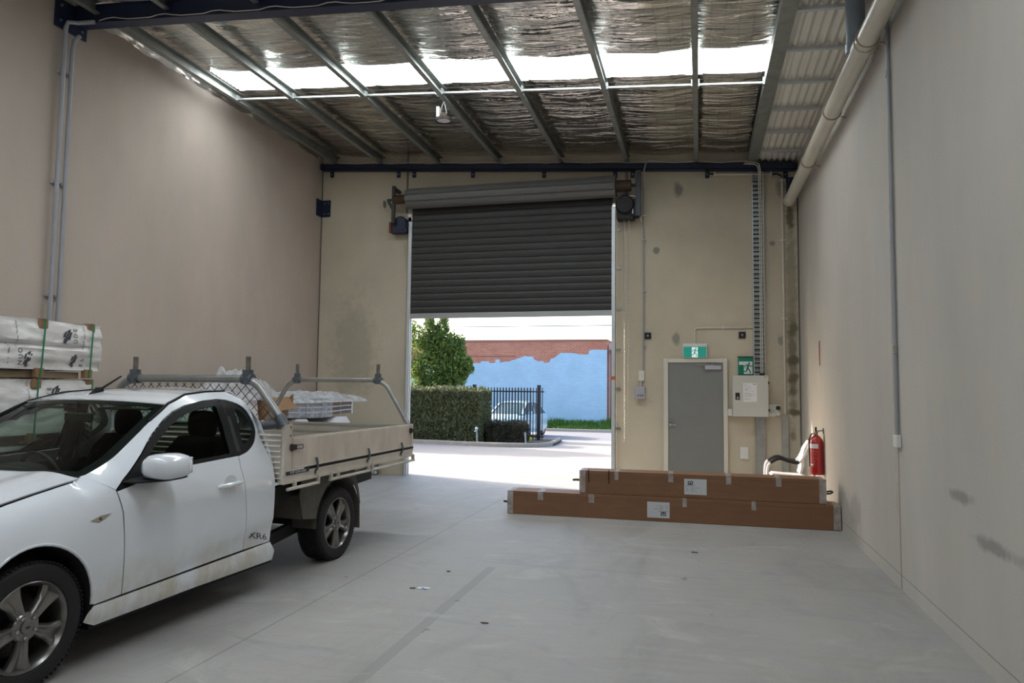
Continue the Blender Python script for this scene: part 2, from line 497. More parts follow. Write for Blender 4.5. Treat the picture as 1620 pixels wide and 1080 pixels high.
# purlins: one thing each
ordn = ['first','second','third','fourth','fifth','sixth','seventh','eighth']
for i, x in enumerate(PX):
    m = MB(); w = .16 if i == 7 else .07; zt = roofz(x)-.025; zb = roofz(x)-.17
    for (a, b) in ((RY+.01, 6.51), (6.67, D-.03)) if i < 8 else ():
        m.box((x-.0015-w/2,a,zb),(x+.0015-w/2,b,zt)) if i != 7 else m.box((x-w/2,a,zb),(x+w/2,b,zt-.02))
        if i != 7:
            m.box((x-w/2,a,zb),(x+w/2,b,zb+.003)); m.box((x-w/2,a,zt-.003),(x+w/2,b,zt)); m.box((x+w/2-.003,a,zb),(x+w/2,b,zb+.02))
    solo('roof_purlin', m, galv_dull, 'galvanised roof purlin running front to back, %s from the left wall' % ordn[i] if i < 7 else 'wide galvanised roof member beside the corrugated box gutter', 'purlin', 'roof purlins', smooth=False)
# bridging between purlins
for i in range(7):
    a, b = PX[i]+.04, PX[i+1]-.04 - (.05 if i == 6 else 0)
    m = MB(); za, zb = roofz(a)-.15, roofz(b)-.15
    m.bar((a,9.07,za),(b,9.07,zb),.045,.022)
    for x, z in ((a,za),(b,zb)): m.box((x-.012,9.03,z-.03),(x+.012,9.11,z+.06))
    solo('bridging_rail', m, galv, 'galvanised bridging bar between the %s and %s purlins from the left' % (ordn[i], ordn[i+1]), 'bridging bar', 'purlin bridging', smooth=False)

# near rafter (I beam) with end plate on the left wall
t = thing('steel_rafter', 'navy blue steel rafter crossing under the roof close to the camera', 'beam', (-2.8,6.59,5.6))
m = MB()
def sl(dx0, dx1, y0, y1, o0, o1):
    x0, x1 = XL+.03, 1.55
    vs = [(x0,y0,roofz(x0)+o0),(x1,y0,roofz(x1)+o0),(x1,y1,roofz(x1)+o0),(x0,y1,roofz(x0)+o0),(x0,y0,roofz(x0)+o1),(x1,y0,roofz(x1)+o1),(x1,y1,roofz(x1)+o1),(x0,y1,roofz(x0)+o1)]
    return vs
F6 = [(0,3,2,1),(4,5,6,7),(0,1,5,4),(1,2,6,5),(2,3,7,6),(3,0,4,7)]
m.add(sl(0,0,6.515,6.665,-.262,-.25), F6); m.add(sl(0,0,6.515,6.665,-.05,-.038), F6); m.add(sl(0,0,6.535,6.55,-.25,-.05), F6)
part('beam', m, navy, t, smooth=False)
m = MB().box((XL+.002,6.27,5.72),(XL+.03,6.70,6.06)); part('end_plate', m, navy, t, bevel=.003)
for y in (6.33, 6.62):
    for z in (5.80, 5.98): part('bolt', MB().cyl((XL+.03,y,z),(XL+.05,y,z),.016,n=6), galv, t)
# eaves beam on the back wall
t = thing('eaves_beam', 'navy blue steel beam fixed along top of the back wall', 'beam', (-2.8,12.2,5.5))
m = MB(); xa, xb = XL+.04, XR-.04; zt = lambda x: roofz(x)-.175
def slab(y0, y1, o0, o1):
    vs = [(xa,y0,zt(xa)+o0),(xb,y0,zt(xb)+o0),(xb,y1,zt(xb)+o0),(xa,y1,zt(xa)+o0),(xa,y0,zt(xa)+o1),(xb,y0,zt(xb)+o1),(xb,y1,zt(xb)+o1),(xa,y1,zt(xa)+o1)]
    m.add(vs, F6)
slab(12.15,12.162,-.115,-.002); slab(12.15,12.30,-.012,-.002); slab(12.15,12.30,-.115,-.105)
part('channel', m, navy, t, smooth=False)
for x in (-6.93,-5.52,-5.20,-4.03,-2.68,-1.40,-1.10,.16,1.41):
    z = zt(x)-.115
    cl = part('cleat', MB().box((x-.035,12.285,z-.11),(x+.035,12.30,z+.004)), navy, t)
    part('bolt', MB().cyl((x,12.285,z-.05),(x,12.27,z-.05),.013,n=8), galv, cl)
# box gutter on the right
t = thing('box_gutter', 'corrugated steel box gutter lining under the roof along right wall', 'gutter', (1.28,8,5.4))
gz = lambda x: 5.455 - .06*(x-.9)
m = MB().grid(lambda s, q: (.98+.617*s, 6.70+(D-.03-6.70)*q, gz(.98+.617*s)+.018*math.sin(2*PI*.6*s/.092)), 84, 6)
part('corrugated_sheet', m, pm('zincalume', (.80,.77,.70), .45, .15, var=.06), t, recalc=False)
for k in range(6):
    y = 7.315+.865*k
    part('batten', MB().bar((.976,y,gz(.976)-.045),(1.585,y-.02,gz(1.58)-.045),.05,.04), pm('batten_galv', (.60,.64,.68), .35, .6) if 'batten_galv' not in bpy.data.materials else bpy.data.materials['batten_galv'], t, bevel=.004, smooth=False)
# ---------------------------------------------------------------- high bay light
lx, ly = -3.50, 9.30
t = thing('pendant_light', 'round high bay lamp hanging from a purlin below the skylight', 'light', (lx,ly,5.40))
part('lens', MB().cyl((lx,ly,5.415),(lx,ly,5.425),.098,n=28), pm('lens_white', (.75,.72,.70), .35), t)
part('housing_ring', MB().lathe([(.099,0),(.118,0),(.118,.035),(.06,.05),(.05,.05)],(lx,ly,5.405),n=28,cap=False), black, t)
part('heatsink', MB().lathe([(.05,.04),(.05,.10),(.035,.115)],(lx,ly,5.41),n=20), brownst, t)
part('driver_box', MB().box((lx-.10,ly-.05,5.46),(lx-.055,ly+.05,5.61)), whitepl, t, bevel=.004)
part('bracket', MB().tube([(lx-.045,ly,5.50),(lx-.03,ly,5.62),(lx,ly,5.70)],.005).tube([(lx+.045,ly,5.50),(lx+.02,ly,5.62),(lx,ly,5.70)],.005), galv, t)
# ---------------------------------------------------------------- roller door
YB = D
t = thing('roller_door', 'charcoal slatted roller door half raised over the bright opening', 'roller door', (-3.32,12.2,2.89))
slats = MB()
prof = []; z = 2.985
pitch = (4.97-2.985)/16
for k in range(16):
    z0 = 2.985+pitch*k
    prof += [(12.256,z0),(12.240,z0+pitch*.07),(12.233,z0+pitch*.35),(12.231,z0+pitch*.65),(12.238,z0+pitch*.95)]
prof += [(12.256,4.97)]
n = len(prof)
slats.add([(-5.20,y,z) for y, z in prof]+[(-1.44,y,z) for y, z in prof], [(i,i+1,n+i+1,n+i) for i in range(n-1)])
part('curtain', slats, charcoal, t, smooth=False, solid=.004)
part('bottom_rail', MB().box((-5.19,12.215,2.89),(-1.45,12.27,2.985)), pm('rail_alu', (.45,.46,.48), .4, .6), t, bevel=.004)
roll = MB(); pr = []
for i in range(72):
    a = 2*PI*i/72; rr = .187 - .022*(1 if (i % 8) == 0 else 0)
    pr.append((rr*math.cos(a), rr*math.sin(a)))
roll.loft([[(x, 12.03+b, 5.10+a) for a, b in pr] for x in (-5.20,-1.36)])
part('drum_roll', roll, pm('door_roll_grey', (.15,.147,.143), .45, .05), t, smooth=False)
part('axle', MB().cyl((-5.48,12.03,5.10),(-5.2,12.03,5.10),.085,n=20), brownst, t)
part('axle', MB().cyl((-1.36,12.03,5.10),(-1.10,12.03,5.10),.10,n=20), brownst, t)
part('shaft', MB().cyl((-5.62,12.03,5.10),(-5.46,12.03,5.10),.025), charcoal, t)
part('shaft', MB().cyl((-1.10,12.03,5.10),(-.97,12.03,5.10),.028), charcoal, t)
m = MB().box((-5.52,12.0,4.66),(-5.46,12.06,5.36)).bar((-5.49,12.03,4.9),(-5.60,12.03,5.08),.04,.05).box((-5.52,12.05,4.7),(-5.46,12.30,4.76)).box((-5.52,12.05,5.28),(-5.46,12.30,5.34))
part('bracket', m, charcoal, t, bevel=.004)
m = MB().box((-1.02,11.97,4.56),(-.93,12.06,5.34)).box((-1.0,12.05,4.7),(-.95,12.30,4.76)).box((-1.0,12.05,5.2),(-.95,12.30,5.26))
part('bracket', m, pm('bracket_grey', (.06,.065,.08), .5, .3), t, bevel=.004)
part('brake_cover', MB().lathe([(.0,0),(.13,.0),(.15,.03),(.15,.12),(.12,.15),(0,.15)],(-5.40,12.09,4.66),(0,1,0),24,cap=False).box((-5.55,12.1,4.50),(-5.28,12.29,4.62)), navy, t)
part('brake_band', MB().box((-5.60,12.08,4.5),(-5.555,12.28,4.70)), pm('red_band', (.16,.03,.025), .5), t, bevel=.004)
part('rusty_washer', MB().cyl((-5.68,12.03,5.03),(-5.67,12.03,5.03),.07,n=18), pm('grey_disc', (.25,.26,.25), .6), t)
mot = part('motor', MB().lathe([(0,0),(.14,0),(.16,.03),(.16,.15),(0,.15)],(-1.20,11.92,4.76),(0,1,0),20,cap=False).box((-1.34,12.0,4.52),(-1.06,12.24,4.80)).box((-1.10,11.98,4.56),(-.97,12.2,4.86)).box((-1.26,11.95,4.88),(-1.17,12.05,4.95)), black, t, bevel=.004)
part('bolt_strip', MB().box((-1.075,11.965,4.60),(-1.06,11.98,4.82)), galv, mot)
part('power_lead', MB().tube([(-1.15,12.0,4.9),(-1.06,12.0,4.91),(-1.0,12.0,4.88),(-.98,12.02,4.8),(-.95,12.06,4.66),(-.94,12.12,4.56),(-.945,12.27,4.52)],.012), cream, t)
for x0, x1 in ((-5.262,-5.19),(-1.45,-1.383)):
    m = MB().box((x0,12.205,0),(x1,12.215,4.80)).box((x0,12.285,0),(x1,12.30,4.80)).box((x0 if x0 < -3 else x1-.006,12.205,0),(x0+.006 if x0 < -3 else x1,12.30,4.80))
    xi = x1-.006 if x0 < -3 else x0
    m.box((xi,12.215,0),(xi+.006,12.228,4.80)).box((xi,12.268,0),(xi+.006,12.285,4.80))
    if x0 < -3: m.bar((-5.225,12.21,4.72),(-5.245,12.21,4.86),.06,.01,(0,1,0))
    part('guide_channel', m, pm('guide_galv', (.72,.75,.78), .35, .45, var=.1), t, smooth=False)
for z in (.25,.95,1.63,2.30,3.02,3.72,4.40):
    part('guide_clip', MB().box((-1.383,12.27,z-.02),(-1.30,12.30,z+.02)).cyl((-1.33,12.27,z),(-1.33,12.255,z),.012), galv, t, smooth=False)
part('warning_sticker', MB().box((-1.452,12.199,1.78),(-1.39,12.2045,1.84)), pm('orange', (.65,.16,.04), .5), t)
# hand chain: links
m = MB()
def chain(x0, x1, z0, z1, n):
    for k in range(n):
        f = (k+.5)/n; x = x0+(x1-x0)*f; z = z0+(z1-z0)*f; h = abs(z1-z0)/n*.62
        ax = V((1,0,0)) if k % 2 else V((0,1,0))
        p = [V((x,12.13,z))+ax*.009*math.cos(2*PI*i/8)+V((0,0,h*math.sin(2*PI*i/8))) for i in range(8)]
        m.tube(p, .0042, 4, True)
chain(-1.225,-1.215,4.56,.74,120); chain(-1.145,-1.165,4.56,.74,120)
part('hand_chain', m, pm('chain_zinc', (.70,.68,.62), .35, .8), t, kind=None)

# ---------------------------------------------------------------- door control box and conduit
t = thing('door_control_box', 'small grey push button box for the roller door with isolator above', 'control box', (-.95,12.28,1.47))
part('button_box', MB().box((-1.045,12.21,1.46),(-.885,12.305,1.67)), pm('ctl_grey', (.42,.43,.46), .4), t, bevel=.006)
for x, mm in ((-1.00,pm('btn_blue',(.03,.10,.35),.4)),(-.962,pm('btn_red',(.5,.03,.04),.4)),(-.922,bpy.data.materials['btn_blue'])):
    part('button', MB().cyl((x,12.21,1.52),(x,12.198,1.52),.013), mm, t)
part('isolator', MB().box((-.99,12.23,1.77),(-.90,12.305,1.94)), whitepl, t, bevel=.006)
part('isolator_lever', MB().box((-.965,12.21,1.83),(-.925,12.232,1.90)), whitepl, t, bevel=.003)
part('lead', MB().tube([(-.95,12.27,1.78),(-.955,12.27,1.66)],.014), cream, t)
m = MB().tube([(-.915,12.285,1.93),(-.91,12.285,4.55),(-.905,12.285,5.0),(-.90,12.22,5.24),(-.89,12.11,5.36),(-.86,12.105,5.49),(-.80,12.105,5.545),(-.72,12.11,5.545),(-.66,12.115,5.53)],.0125)
c = solo('control_conduit', m, greypl, 'thin grey conduit rising from the roller door control box to the blue beam', 'conduit')
for z in (2.35,3.3,4.2,4.62,5.1): part('saddle_clip', MB().box((-.935,12.27,z-.008),(-.865,12.305,z+.008)), galv, c)

# anchors (black square plates)
for x, l in ((-.84,'black square anchor plate left of the green exit light'),(.70,'black square anchor plate right of the green exit light')):
    o = solo('anchor_plate', MB().box((x-.055,12.285,2.485),(x+.055,12.305,2.595)), black, l, 'anchor plate', 'anchor plates', bevel=.003)
    part('bolt', MB().cyl((x,12.285,2.54),(x,12.265,2.54),.018,n=6), galv, o)
# corner brackets
o = solo('corner_bracket', MB().box((-7.145,12.10,4.92),(-7.135,12.305,5.25)).box((-7.145,12.295,4.92),(-6.95,12.305,5.25)), navy, 'navy steel corner bracket on the left end of the back wall', 'bracket', 'corner brackets')
for x in (-7.07,-6.99):
    for z in (4.98,5.19): part('bolt', MB().cyl((x,12.295,z),(x,12.28,z),.012,n=6), galv, o)
o = solo('corner_bracket', MB().box((1.42,12.295,4.84),(1.592,12.305,5.15)), navy, 'navy steel corner bracket at the right end of the back wall behind the white pipe', 'bracket', 'corner brackets')
for z in (4.88,5.11): part('bolt', MB().cyl((1.46,12.295,z),(1.46,12.28,z),.012,n=6), galv, o)

# ---------------------------------------------------------------- personnel door
df = MB(); yb = 12.305
df.box((-.58,12.25,0),(-.50,yb,2.15)).box((.39,12.25,0),(.46,yb,2.15)).box((-.50,12.25,2.08),(.39,yb,2.15))
dr = struct('door_1', df, pm('door_frame_cream', (.66,.63,.55), .45, var=.04), bevel=.006)
leaf = part('door_leaf', MB().box((-.497,12.27,.005),(.387,12.302,2.077)), pm('door_grey', (.225,.23,.225), .42, var=.05), dr, bevel=.003)
part('closer_body', MB().box((.10,12.225,1.965),(.36,12.268,2.03)), pm('closer_silver', (.62,.63,.70), .3, .5), leaf, bevel=.006)
part('closer_arm', MB().bar((.22,12.24,2.045),(-.06,12.22,2.055),.02,.012).cyl((.22,12.24,2.03),(.22,12.24,2.055),.025), steel, leaf)
part('deadlock', MB().cyl((-.465,12.27,1.105),(-.465,12.25,1.105),.026), steel, leaf)
part('lever_handle', MB().cyl((-.465,12.27,1.03),(-.465,12.235,1.03),.026).bar((-.465,12.225,1.03),(-.36,12.225,1.03),.014,.02), steel, leaf, bevel=.003)

# exit light above the door
t = thing('exit_light', 'illuminated green and white running man exit light above grey door', 'exit sign', (-.06,12.26,2.16))
part('housing', MB().box((-.255,12.225,2.155),(.135,12.305,2.40)), whitepl, t, bevel=.004)
ge = NT('exit_glow'); ge.set(col=(.02,.35,.27), rough=.4, ecol=(.03,.40,.32), estr=.16); ge = ge.m
we = NT('exit_glow_white'); we.set(col=(.8,.85,.85), rough=.4, ecol=(.75,.9,.9), estr=.5); we = we.m
pn = part('panel', MB().box((-.245,12.221,2.165),(.125,12.2245,2.345)), ge, t)
def man(mb, cx, cz, s, y, d):
    """running figure as flat strokes"""
    P = lambda x, z: (cx+x*s, y, cz+z*s)
    mb.cyl((cx+.10*s,y,cz+.42*s),(cx+.10*s,y-d,cz+.42*s),.085*s,n=14)
    w = .10*s
    for a, b, k in (((.06,.30),(-.06,-.02),1.5),((.05,.30),(-.20,.26),.8),((-.20,.26),(-.30,.08),.8),((.08,.28),(.22,.14),.8),((.22,.14),(.36,.22),.8),((-.05,0),(.14,-.18),1.0),((.14,-.18),(.22,-.46),.9),((-.06,0),(-.12,-.26),1.0),((-.12,-.26),(-.42,-.30),.9)):
        p, q = V(P(*a)), V(P(*b)); mb.bar((p.x,y-d/2,p.z),(q.x,y-d/2,q.z),d,w*k,(q-p).normalized().cross(V((0,1,0))))
    return mb
part('doorway_symbol', MB().box((-.11,12.2185,2.17),(-.015,12.2208,2.335)), we, pn)
part('running_man', man(MB(), -.06, 2.25, .15, 12.218, .002), ge, pn)
m = MB().tube([(-.06,12.285,2.402),(-.06,12.285,2.61),(-.052,12.285,2.645),(-.02,12.285,2.662),(.2,12.285,2.665),(.885,12.285,2.665)],.0135)
c = solo('exit_light_conduit', m, cream, 'cream conduit running from exit light across to cable ladder', 'conduit')
part('saddle_clip', MB().box((.39,12.27,2.635),(.41,12.305,2.70)), whitepl, c)

# printed exit pictogram on top of the switchboard
t = thing('exit_pictogram', 'green running man sign standing behind top of the switchboard', 'sign', (.75,12.29,1.87))
part('panel', MB().box((.63,12.288,1.87),(.865,12.300,2.18)), green, t)
part('dark_edge', MB().box((.625,12.285,2.165),(.87,12.303,2.185)), ink, t); part('dark_edge', MB().box((.625,12.285,1.87),(.87,12.303,1.885)), ink, t)
part('white_field', MB().box((.645,12.2855,1.895),(.855,12.2878,2.10)), white, t)
part('green_block', MB().box((.645,12.284,1.895),(.72,12.2855,2.045)), green, t)
part('running_man', man(MB(), .785, 1.99, .19, 12.284, .002), green, t)

# ---------------------------------------------------------------- switchboard
t = thing('switchboard', 'beige electrical switchboard cabinet with paper notice and black latch', 'cabinet', (.805,12.2,1.2))
part('body', MB().box((.535,12.10,1.20),(1.075,12.305,1.865)), beige, t, bevel=.006)
d = part('cabinet_door', MB().box((.532,12.078,1.203),(1.078,12.098,1.868)), beige, t, bevel=.005)
pp = part('paper_notice', MB().box((.695,12.0755,1.44),(.905,12.0775,1.745)), white, d, label='printed paper notice')
tx = MB()
random.seed(3)
for k in range(17):
    z = 1.725-k*.0155; w = random.uniform(.06,.17)
    if k in (0,1): w = .035
    if k in (3,8,14): continue
    tx.box((.712,12.0745,z-.0022),(.712+w,12.0757,z+.0022))
tx.box((.845,12.0745,1.716),(.888,12.0757,1.732))
part('printed_lines', tx, pm('print_grey', (.33,.33,.34), .6), pp)
l = part('latch', MB().box((.575,12.066,1.475),(.640,12.079,1.585)), black, d, bevel=.004)
part('latch_keyhole', MB().box((.595,12.062,1.49),(.622,12.0665,1.505)).cyl((.608,12.0665,1.515),(.608,12.062,1.515),.009), whitepl, l)
part('maker_mark', MB().box((1.015,12.0765,1.838),(1.06,12.0782,1.846)), pm('maker_brown', (.16,.07,.06), .5), d)
for z in (1.31,1.75): part('hinge', MB().cyl((1.085,12.09,z-.02),(1.085,12.09,z+.02),.012,n=8), black, t)
o = solo('junction_box', MB().box((.455,12.22,1.205),(.529,12.305,1.32)), whitepl, 'small white box between door frame and switchboard', 'junction box', bevel=.006)
# outlet panel
t = thing('outlet_panel', 'white panel of round industrial power outlets right of the switchboard', 'outlet', (1.18,12.25,1.21))
part('back_box', MB().box((1.095,12.24,1.22),(1.27,12.305,1.395)).box((1.095,12.24,1.205),(1.20,12.305,1.23)), whitepl, t, bevel=.005)
part('outlet_socket', MB().lathe([(.0,.0),(.032,0),(.036,.03),(.028,.034),(.026,.02),(0,.02)],(1.236,12.238,1.348),(0,-1,0),20,cap=False), pm('dark_socket', (.03,.032,.034), .5), t)
part('outlet_flap', MB().lathe([(0,.03),(.026,.03),(.03,.0)],(1.236,12.238,1.252),(0,-1,0),20,cap=False), whitepl, t, bevel=.0)
part('outlet_switch', MB().box((1.11,12.21,1.265),(1.19,12.242,1.335)), pm('socket_grey', (.5,.51,.5), .4), t, bevel=.004)
part('indicator_lamp', MB().cyl((1.165,12.24,1.37),(1.165,12.232,1.37),.007), brownst, t)
# cable ladder with cables
t = thing('cable_ladder', 'tall galvanised perforated cable ladder rising to the beam above switchboard', 'cable ladder', (.96,12.29,1.87))
part('tray_back', MB().box((.885,12.296,1.87),(1.05,12.303,5.25)), galv, t, smooth=False)
for x in (.878,1.048): part('side_rail', MB().box((x-.005,12.235,1.87),(x+.008,12.303,5.27)), pm('galv_bright', (.6,.64,.66), .3, .8), t, smooth=False)
m = MB()
random.seed(5)
z = 1.95
rg = MB(); sh = MB()
while z < 5.2:
    rg.box((.888,12.270,z-.013),(1.042,12.296,z+.013)); sh.box((.89,12.2945,z-.034),(1.04,12.2968,z-.014))
    if int(z*14) % 2:
        for k in range(3): sh.box((.905+k*.042,12.2935,z+.02),(.93+k*.042,12.2968,z+.032))
    z += .074
part('rungs', rg, galv, t, smooth=False); part('slots', sh, ink, t, smooth=False)
for x in (.985,1.012):
    m = MB().tube([(x,12.25,1.88),(x,12.255,3.0),(x+.008,12.25,4.2),(x,12.25,4.95),(x-.005,12.20,5.12),(x-.01,12.12,5.24),(x-.03,12.115,5.32+(x-.98)),(x-.08,12.12,5.352+(x-.98)),(x-.24,12.125,5.372+(x-.98))],.010)
    solo('supply_cable', m, cream, 'pale cable running up the cable ladder, %s of two' % ('left' if x < 1 else 'right'), 'cable', 'ladder cables')
o = solo('cable_gland', MB().box((.965,12.13,1.8695),(1.035,12.27,1.905)), black, 'black cable gland on top of the switchboard', 'gland', bevel=.004)
solo('trunking', MB().box((.895,12.25,0),(1.045,12.303,1.197)).box((.893,12.245,0),(.905,12.304,1.197)), galv, 'wide galvanised trunking from switchboard down to floor', 'trunking', bevel=.004)
solo('trunking', MB().box((1.30,12.26,0),(1.40,12.303,1.245)), galv, 'narrow galvanised trunking under the white conduit near right corner', 'trunking', bevel=.004)
m = MB().tube([(1.352,12.282,1.247),(1.352,12.282,5.14)],.018)
c = solo('white_conduit', m, cream, 'tall white conduit on the back wall beside the stained corner', 'conduit')
for z in (2.8,4.1,5.10): part('saddle_clip', MB().box((1.31,12.27,z-.010),(1.395,12.304,z+.010)), whitepl, c)
m = MB().tube([(.26,12.283,5.278),(1.20,12.283,5.215)],.017)
c = solo('horizontal_conduit', m, cream, 'short white conduit lying under the blue beam above the cable ladder', 'conduit')
for x, z in ((.28,5.277),(1.18,5.217)): part('saddle_clip', MB().box((x-.012,12.262,z-.04),(x+.012,12.304,z+.04)), whitepl, c)
m = MB().tube([(.045,12.13,5.45),(.07,12.12,5.40),(.13,12.12,5.31),(.18,12.17,5.262),(.26,12.27,5.278)],.013)
solo('flexible_conduit', m, black, 'black flexible hose from purlin to left end of the short white conduit', 'hose', 'black flexible hoses')
m = MB().tube([(1.20,12.283,5.215),(1.27,12.275,5.215),(1.335,12.28,5.185),(1.352,12.282,5.141)],.013)
solo('flexible_conduit', m, black, 'black flexible hose from short white conduit to tall white conduit', 'hose', 'black flexible hoses')
# loose cable draped on the eaves beam
m = MB()
pts = []
for k in range(60):
    x = -6.9+7.7*k/59; pts.append((x, 12.139, roofz(x)-.155+.012*math.sin(k*1.1)-.012))
m.tube(pts, .006, 6)
solo('beam_cable', m, cream, 'pale cable loosely strung along top of the blue beam on back wall', 'cable')
solo('blank_plate', MB().box((.65,12.285,.50),(.78,12.305,.70)), whitepl, 'blank white plate on back wall right of the grey door', 'wall plate', bevel=.005)  # blank cover plate without any switch

# ---------------------------------------------------------------- right wall services
t = thing('storm_water_pipe', 'thick white pipe running along top of the right wall', 'pipe', (1.48,8,4.7))
px_ = 1.455
part('pipe', MB().tube([(px_,4.0,4.72),(px_,7.0,4.72),(px_,12.12,4.735),(px_,12.2,4.735)],.088,24), cream, t)
part('end_cap', MB().lathe([(.088,0),(.10,.0),(.10,.09),(.06,.12),(0,.125)],(px_,12.10,4.735),(0,1,0),24,cap=False), cream, t)
part('coupling', MB().cyl((px_,6.72,4.72),(px_,6.86,4.72),.099,n=24), cream, t)
for y in (6.62,8.35,10.1):
    m = MB()
    m.tube([(px_+.094*math.cos(a),y,4.725+.094*math.sin(a)) for a in [2*PI*k/20 for k in range(20)]],.008,6,True)
    m.bar((px_+.09,y,4.66),(XR-.003,y,4.64),.02,.012)
    part('pipe_clip', m, pm('clip_brown', (.40,.27,.22), .5) if 'clip_brown' not in bpy.data.materials else bpy.data.materials['clip_brown'], t)
m = MB().cyl((1.46,7.12,4.812),(1.46,7.12,5.38),.085,n=24)
o = solo('gutter_downpipe', m, bluegrey, 'blue grey downpipe dropping from the gutter onto the thick white pipe', 'pipe')
part('collar', MB().cyl((1.46,7.12,4.815),(1.46,7.12,4.90),.094,n=24), bluegrey, o)
m = MB().tube([(XR-.0195,6.50,1.262),(XR-.0195,6.51,4.86),(XR-.0195,6.51,4.95),(XR-.05,6.50,5.04),(XR-.10,6.47,5.10)],.0165)
c = solo('grey_conduit', m, greypl, 'long grey conduit dropping down the right wall to a white junction box', 'conduit')
part('coupling', MB().cyl((XR-.022,6.502,1.93),(XR-.022,6.502,2.0),.020), steel, c); part('coupling', MB().cyl((XR-.022,6.508,4.30),(XR-.022,6.508,4.36),.020), greypl, c)
o = solo('conduit_junction_box', MB().box((XR-.04,6.445,1.16),(XR-.003,6.555,1.26)), whitepl, 'white junction box at the foot of grey conduit on right wall', 'junction box', bevel=.004)  # junction box where the conduit ends, without any outlet
m = MB()
for a, b in (((0,2.05),(0,2.30)),((.06,2.05),(.06,2.30)),((0,2.05),(.06,2.05)),((0,2.30),(.06,2.30))):
    m.bar((XR-.004,10.39+a[0],a[1]),(XR-.004,10.39+b[0],b[1]),.003,.012,(0,1,0))
m.box((XR-.006,10.41,2.11),(XR-.003,10.44,2.24)); m.box((XR-.006,10.395,1.97),(XR-.003,10.445,2.05))
solo('extinguisher_location_sign', m, red, 'narrow red location marker high on right wall above the fire extinguisher', 'sign', smooth=False)

# fire extinguisher
ex, ey = 1.507, 10.22
t = thing('fire_extinguisher', 'red fire extinguisher hanging on the right wall above the cartons', 'fire extinguisher', (ex,ey,.50))
part('cylinder', MB().lathe([(0,.0),(.082,.0),(.086,.015),(.086,.41),(.075,.45),(.048,.485),(.025,.50),(.022,.515),(0,.515)],(ex,ey,.535),n=28,cap=False), red, t)
part('base_ring', MB().lathe([(.078,0),(.088,.0),(.088,.03),(.08,.035)],(ex,ey,.52),n=28,cap=False), red, t)
vv = part('valve', MB().cyl((ex,ey,1.03),(ex,ey,1.075),.02).box((ex-.02,ey-.05,1.06),(ex+.02,ey+.03,1.09)), steel, t, bevel=.003)
part('lever', MB().bar((ex,ey+.02,1.09),(ex-.015,ey-.09,1.145),.022,.008).bar((ex,ey+.02,1.08),(ex,ey-.10,1.075),.022,.008), black, vv)
part('gauge', MB().cyl((ex-.02,ey-.02,1.06),(ex-.045,ey-.03,1.06),.018), steel, vv)
part('hose', MB().tube([(ex-.02,ey+.01,1.06),(ex-.06,ey-.01,1.05),(ex-.09,ey-.01,.98),(ex-.088,ey-.01,.8),(ex-.085,ey-.01,.62)],.010), black, t)
def wrapq(a0, a1, z0, z1, r=.0868):
    m = MB(); n = 14
    m.grid(lambda s, q: (ex+r*math.cos(a0+(a1-a0)*s), ey+r*math.sin(a0+(a1-a0)*s), z0+(z1-z0)*q), n, 1); return m
A0, A1 = PI*1.05, PI*1.62
lab = part('label_band', wrapq(A0+.05,A1-.25,.865,.925), pm('ext_white', (.75,.75,.8), .4), t, recalc=False)
m = MB(); random.seed(8)
for k in range(13):
    a = A0+.25; m.add(wrapq(a, a+random.uniform(.5,1.15), .84-k*.018, .846-k*.018).v, wrapq(0,1,0,1).f)
part('instruction_print', m, pm('ext_pink', (.62,.22,.20), .5), t, recalc=False)
part('class_badge', wrapq(A0+.02,A0+.22,.63,.67), pm('ext_green', (.05,.35,.2), .5), t, recalc=False)
part('class_letters', wrapq(A0+.35,A0+.75,.64,.66), white, t, recalc=False)
part('wall_mount_hook', MB().bar((ex+.01,ey,1.09),(XR-.003,ey,1.10),.012,.012).box((XR-.008,ey-.02,1.06),(XR-.002,ey+.02,1.13)), black, t)

# ---------------------------------------------------------------- left wall conduits
for k, (y, zt_) in enumerate(((6.375,5.80),(6.48,5.86))):
    r = .024; x = XL+.062
    if k == 0: pts = [(x,y,.02),(x,y,5.60),(x,y,5.72),(x+.03,y,5.79),(x+.09,y+.07,5.81),(x+.3,y+.10,5.81)]
    else: pts = [(x,y,.02),(x,y,5.5),(x+.01,y+.01,5.62),(x+.03,y+.04,5.68),(x+.035,y+.06,5.70)]
    c = solo('wall_conduit', MB().tube(pts, r, 12), greypl, ('grey conduit on the left wall turning onto the blue rafter' if k == 0 else 'grey conduit on left wall ending under the rafter end plate'), 'conduit', 'left wall conduits')
    for z in (2.6,3.9,5.2): part('saddle_clip', MB().box((XL+.002,y-.04,z-.012),(XL+.05,y+.04,z+.012)), greypl, c)
# loose cable along rafter
m = MB(); pts = []
for k in range(50):
    x = -6.75+5.0*k/49; pts.append((x, 6.505, roofz(x)-.245+.03*max(0,math.sin(k*.9))-.004))
m.tube(pts,.005,6); solo('rafter_cable', m, cream, 'thin pale cable looping along the lower edge of blue rafter', 'cable')
# ---------------------------------------------------------------- the ute
paint = NT('white_car_paint')
paint.set(col=(.77,.81,.88), rough=.25, coat=1.0, crough=.03, spec=.5)
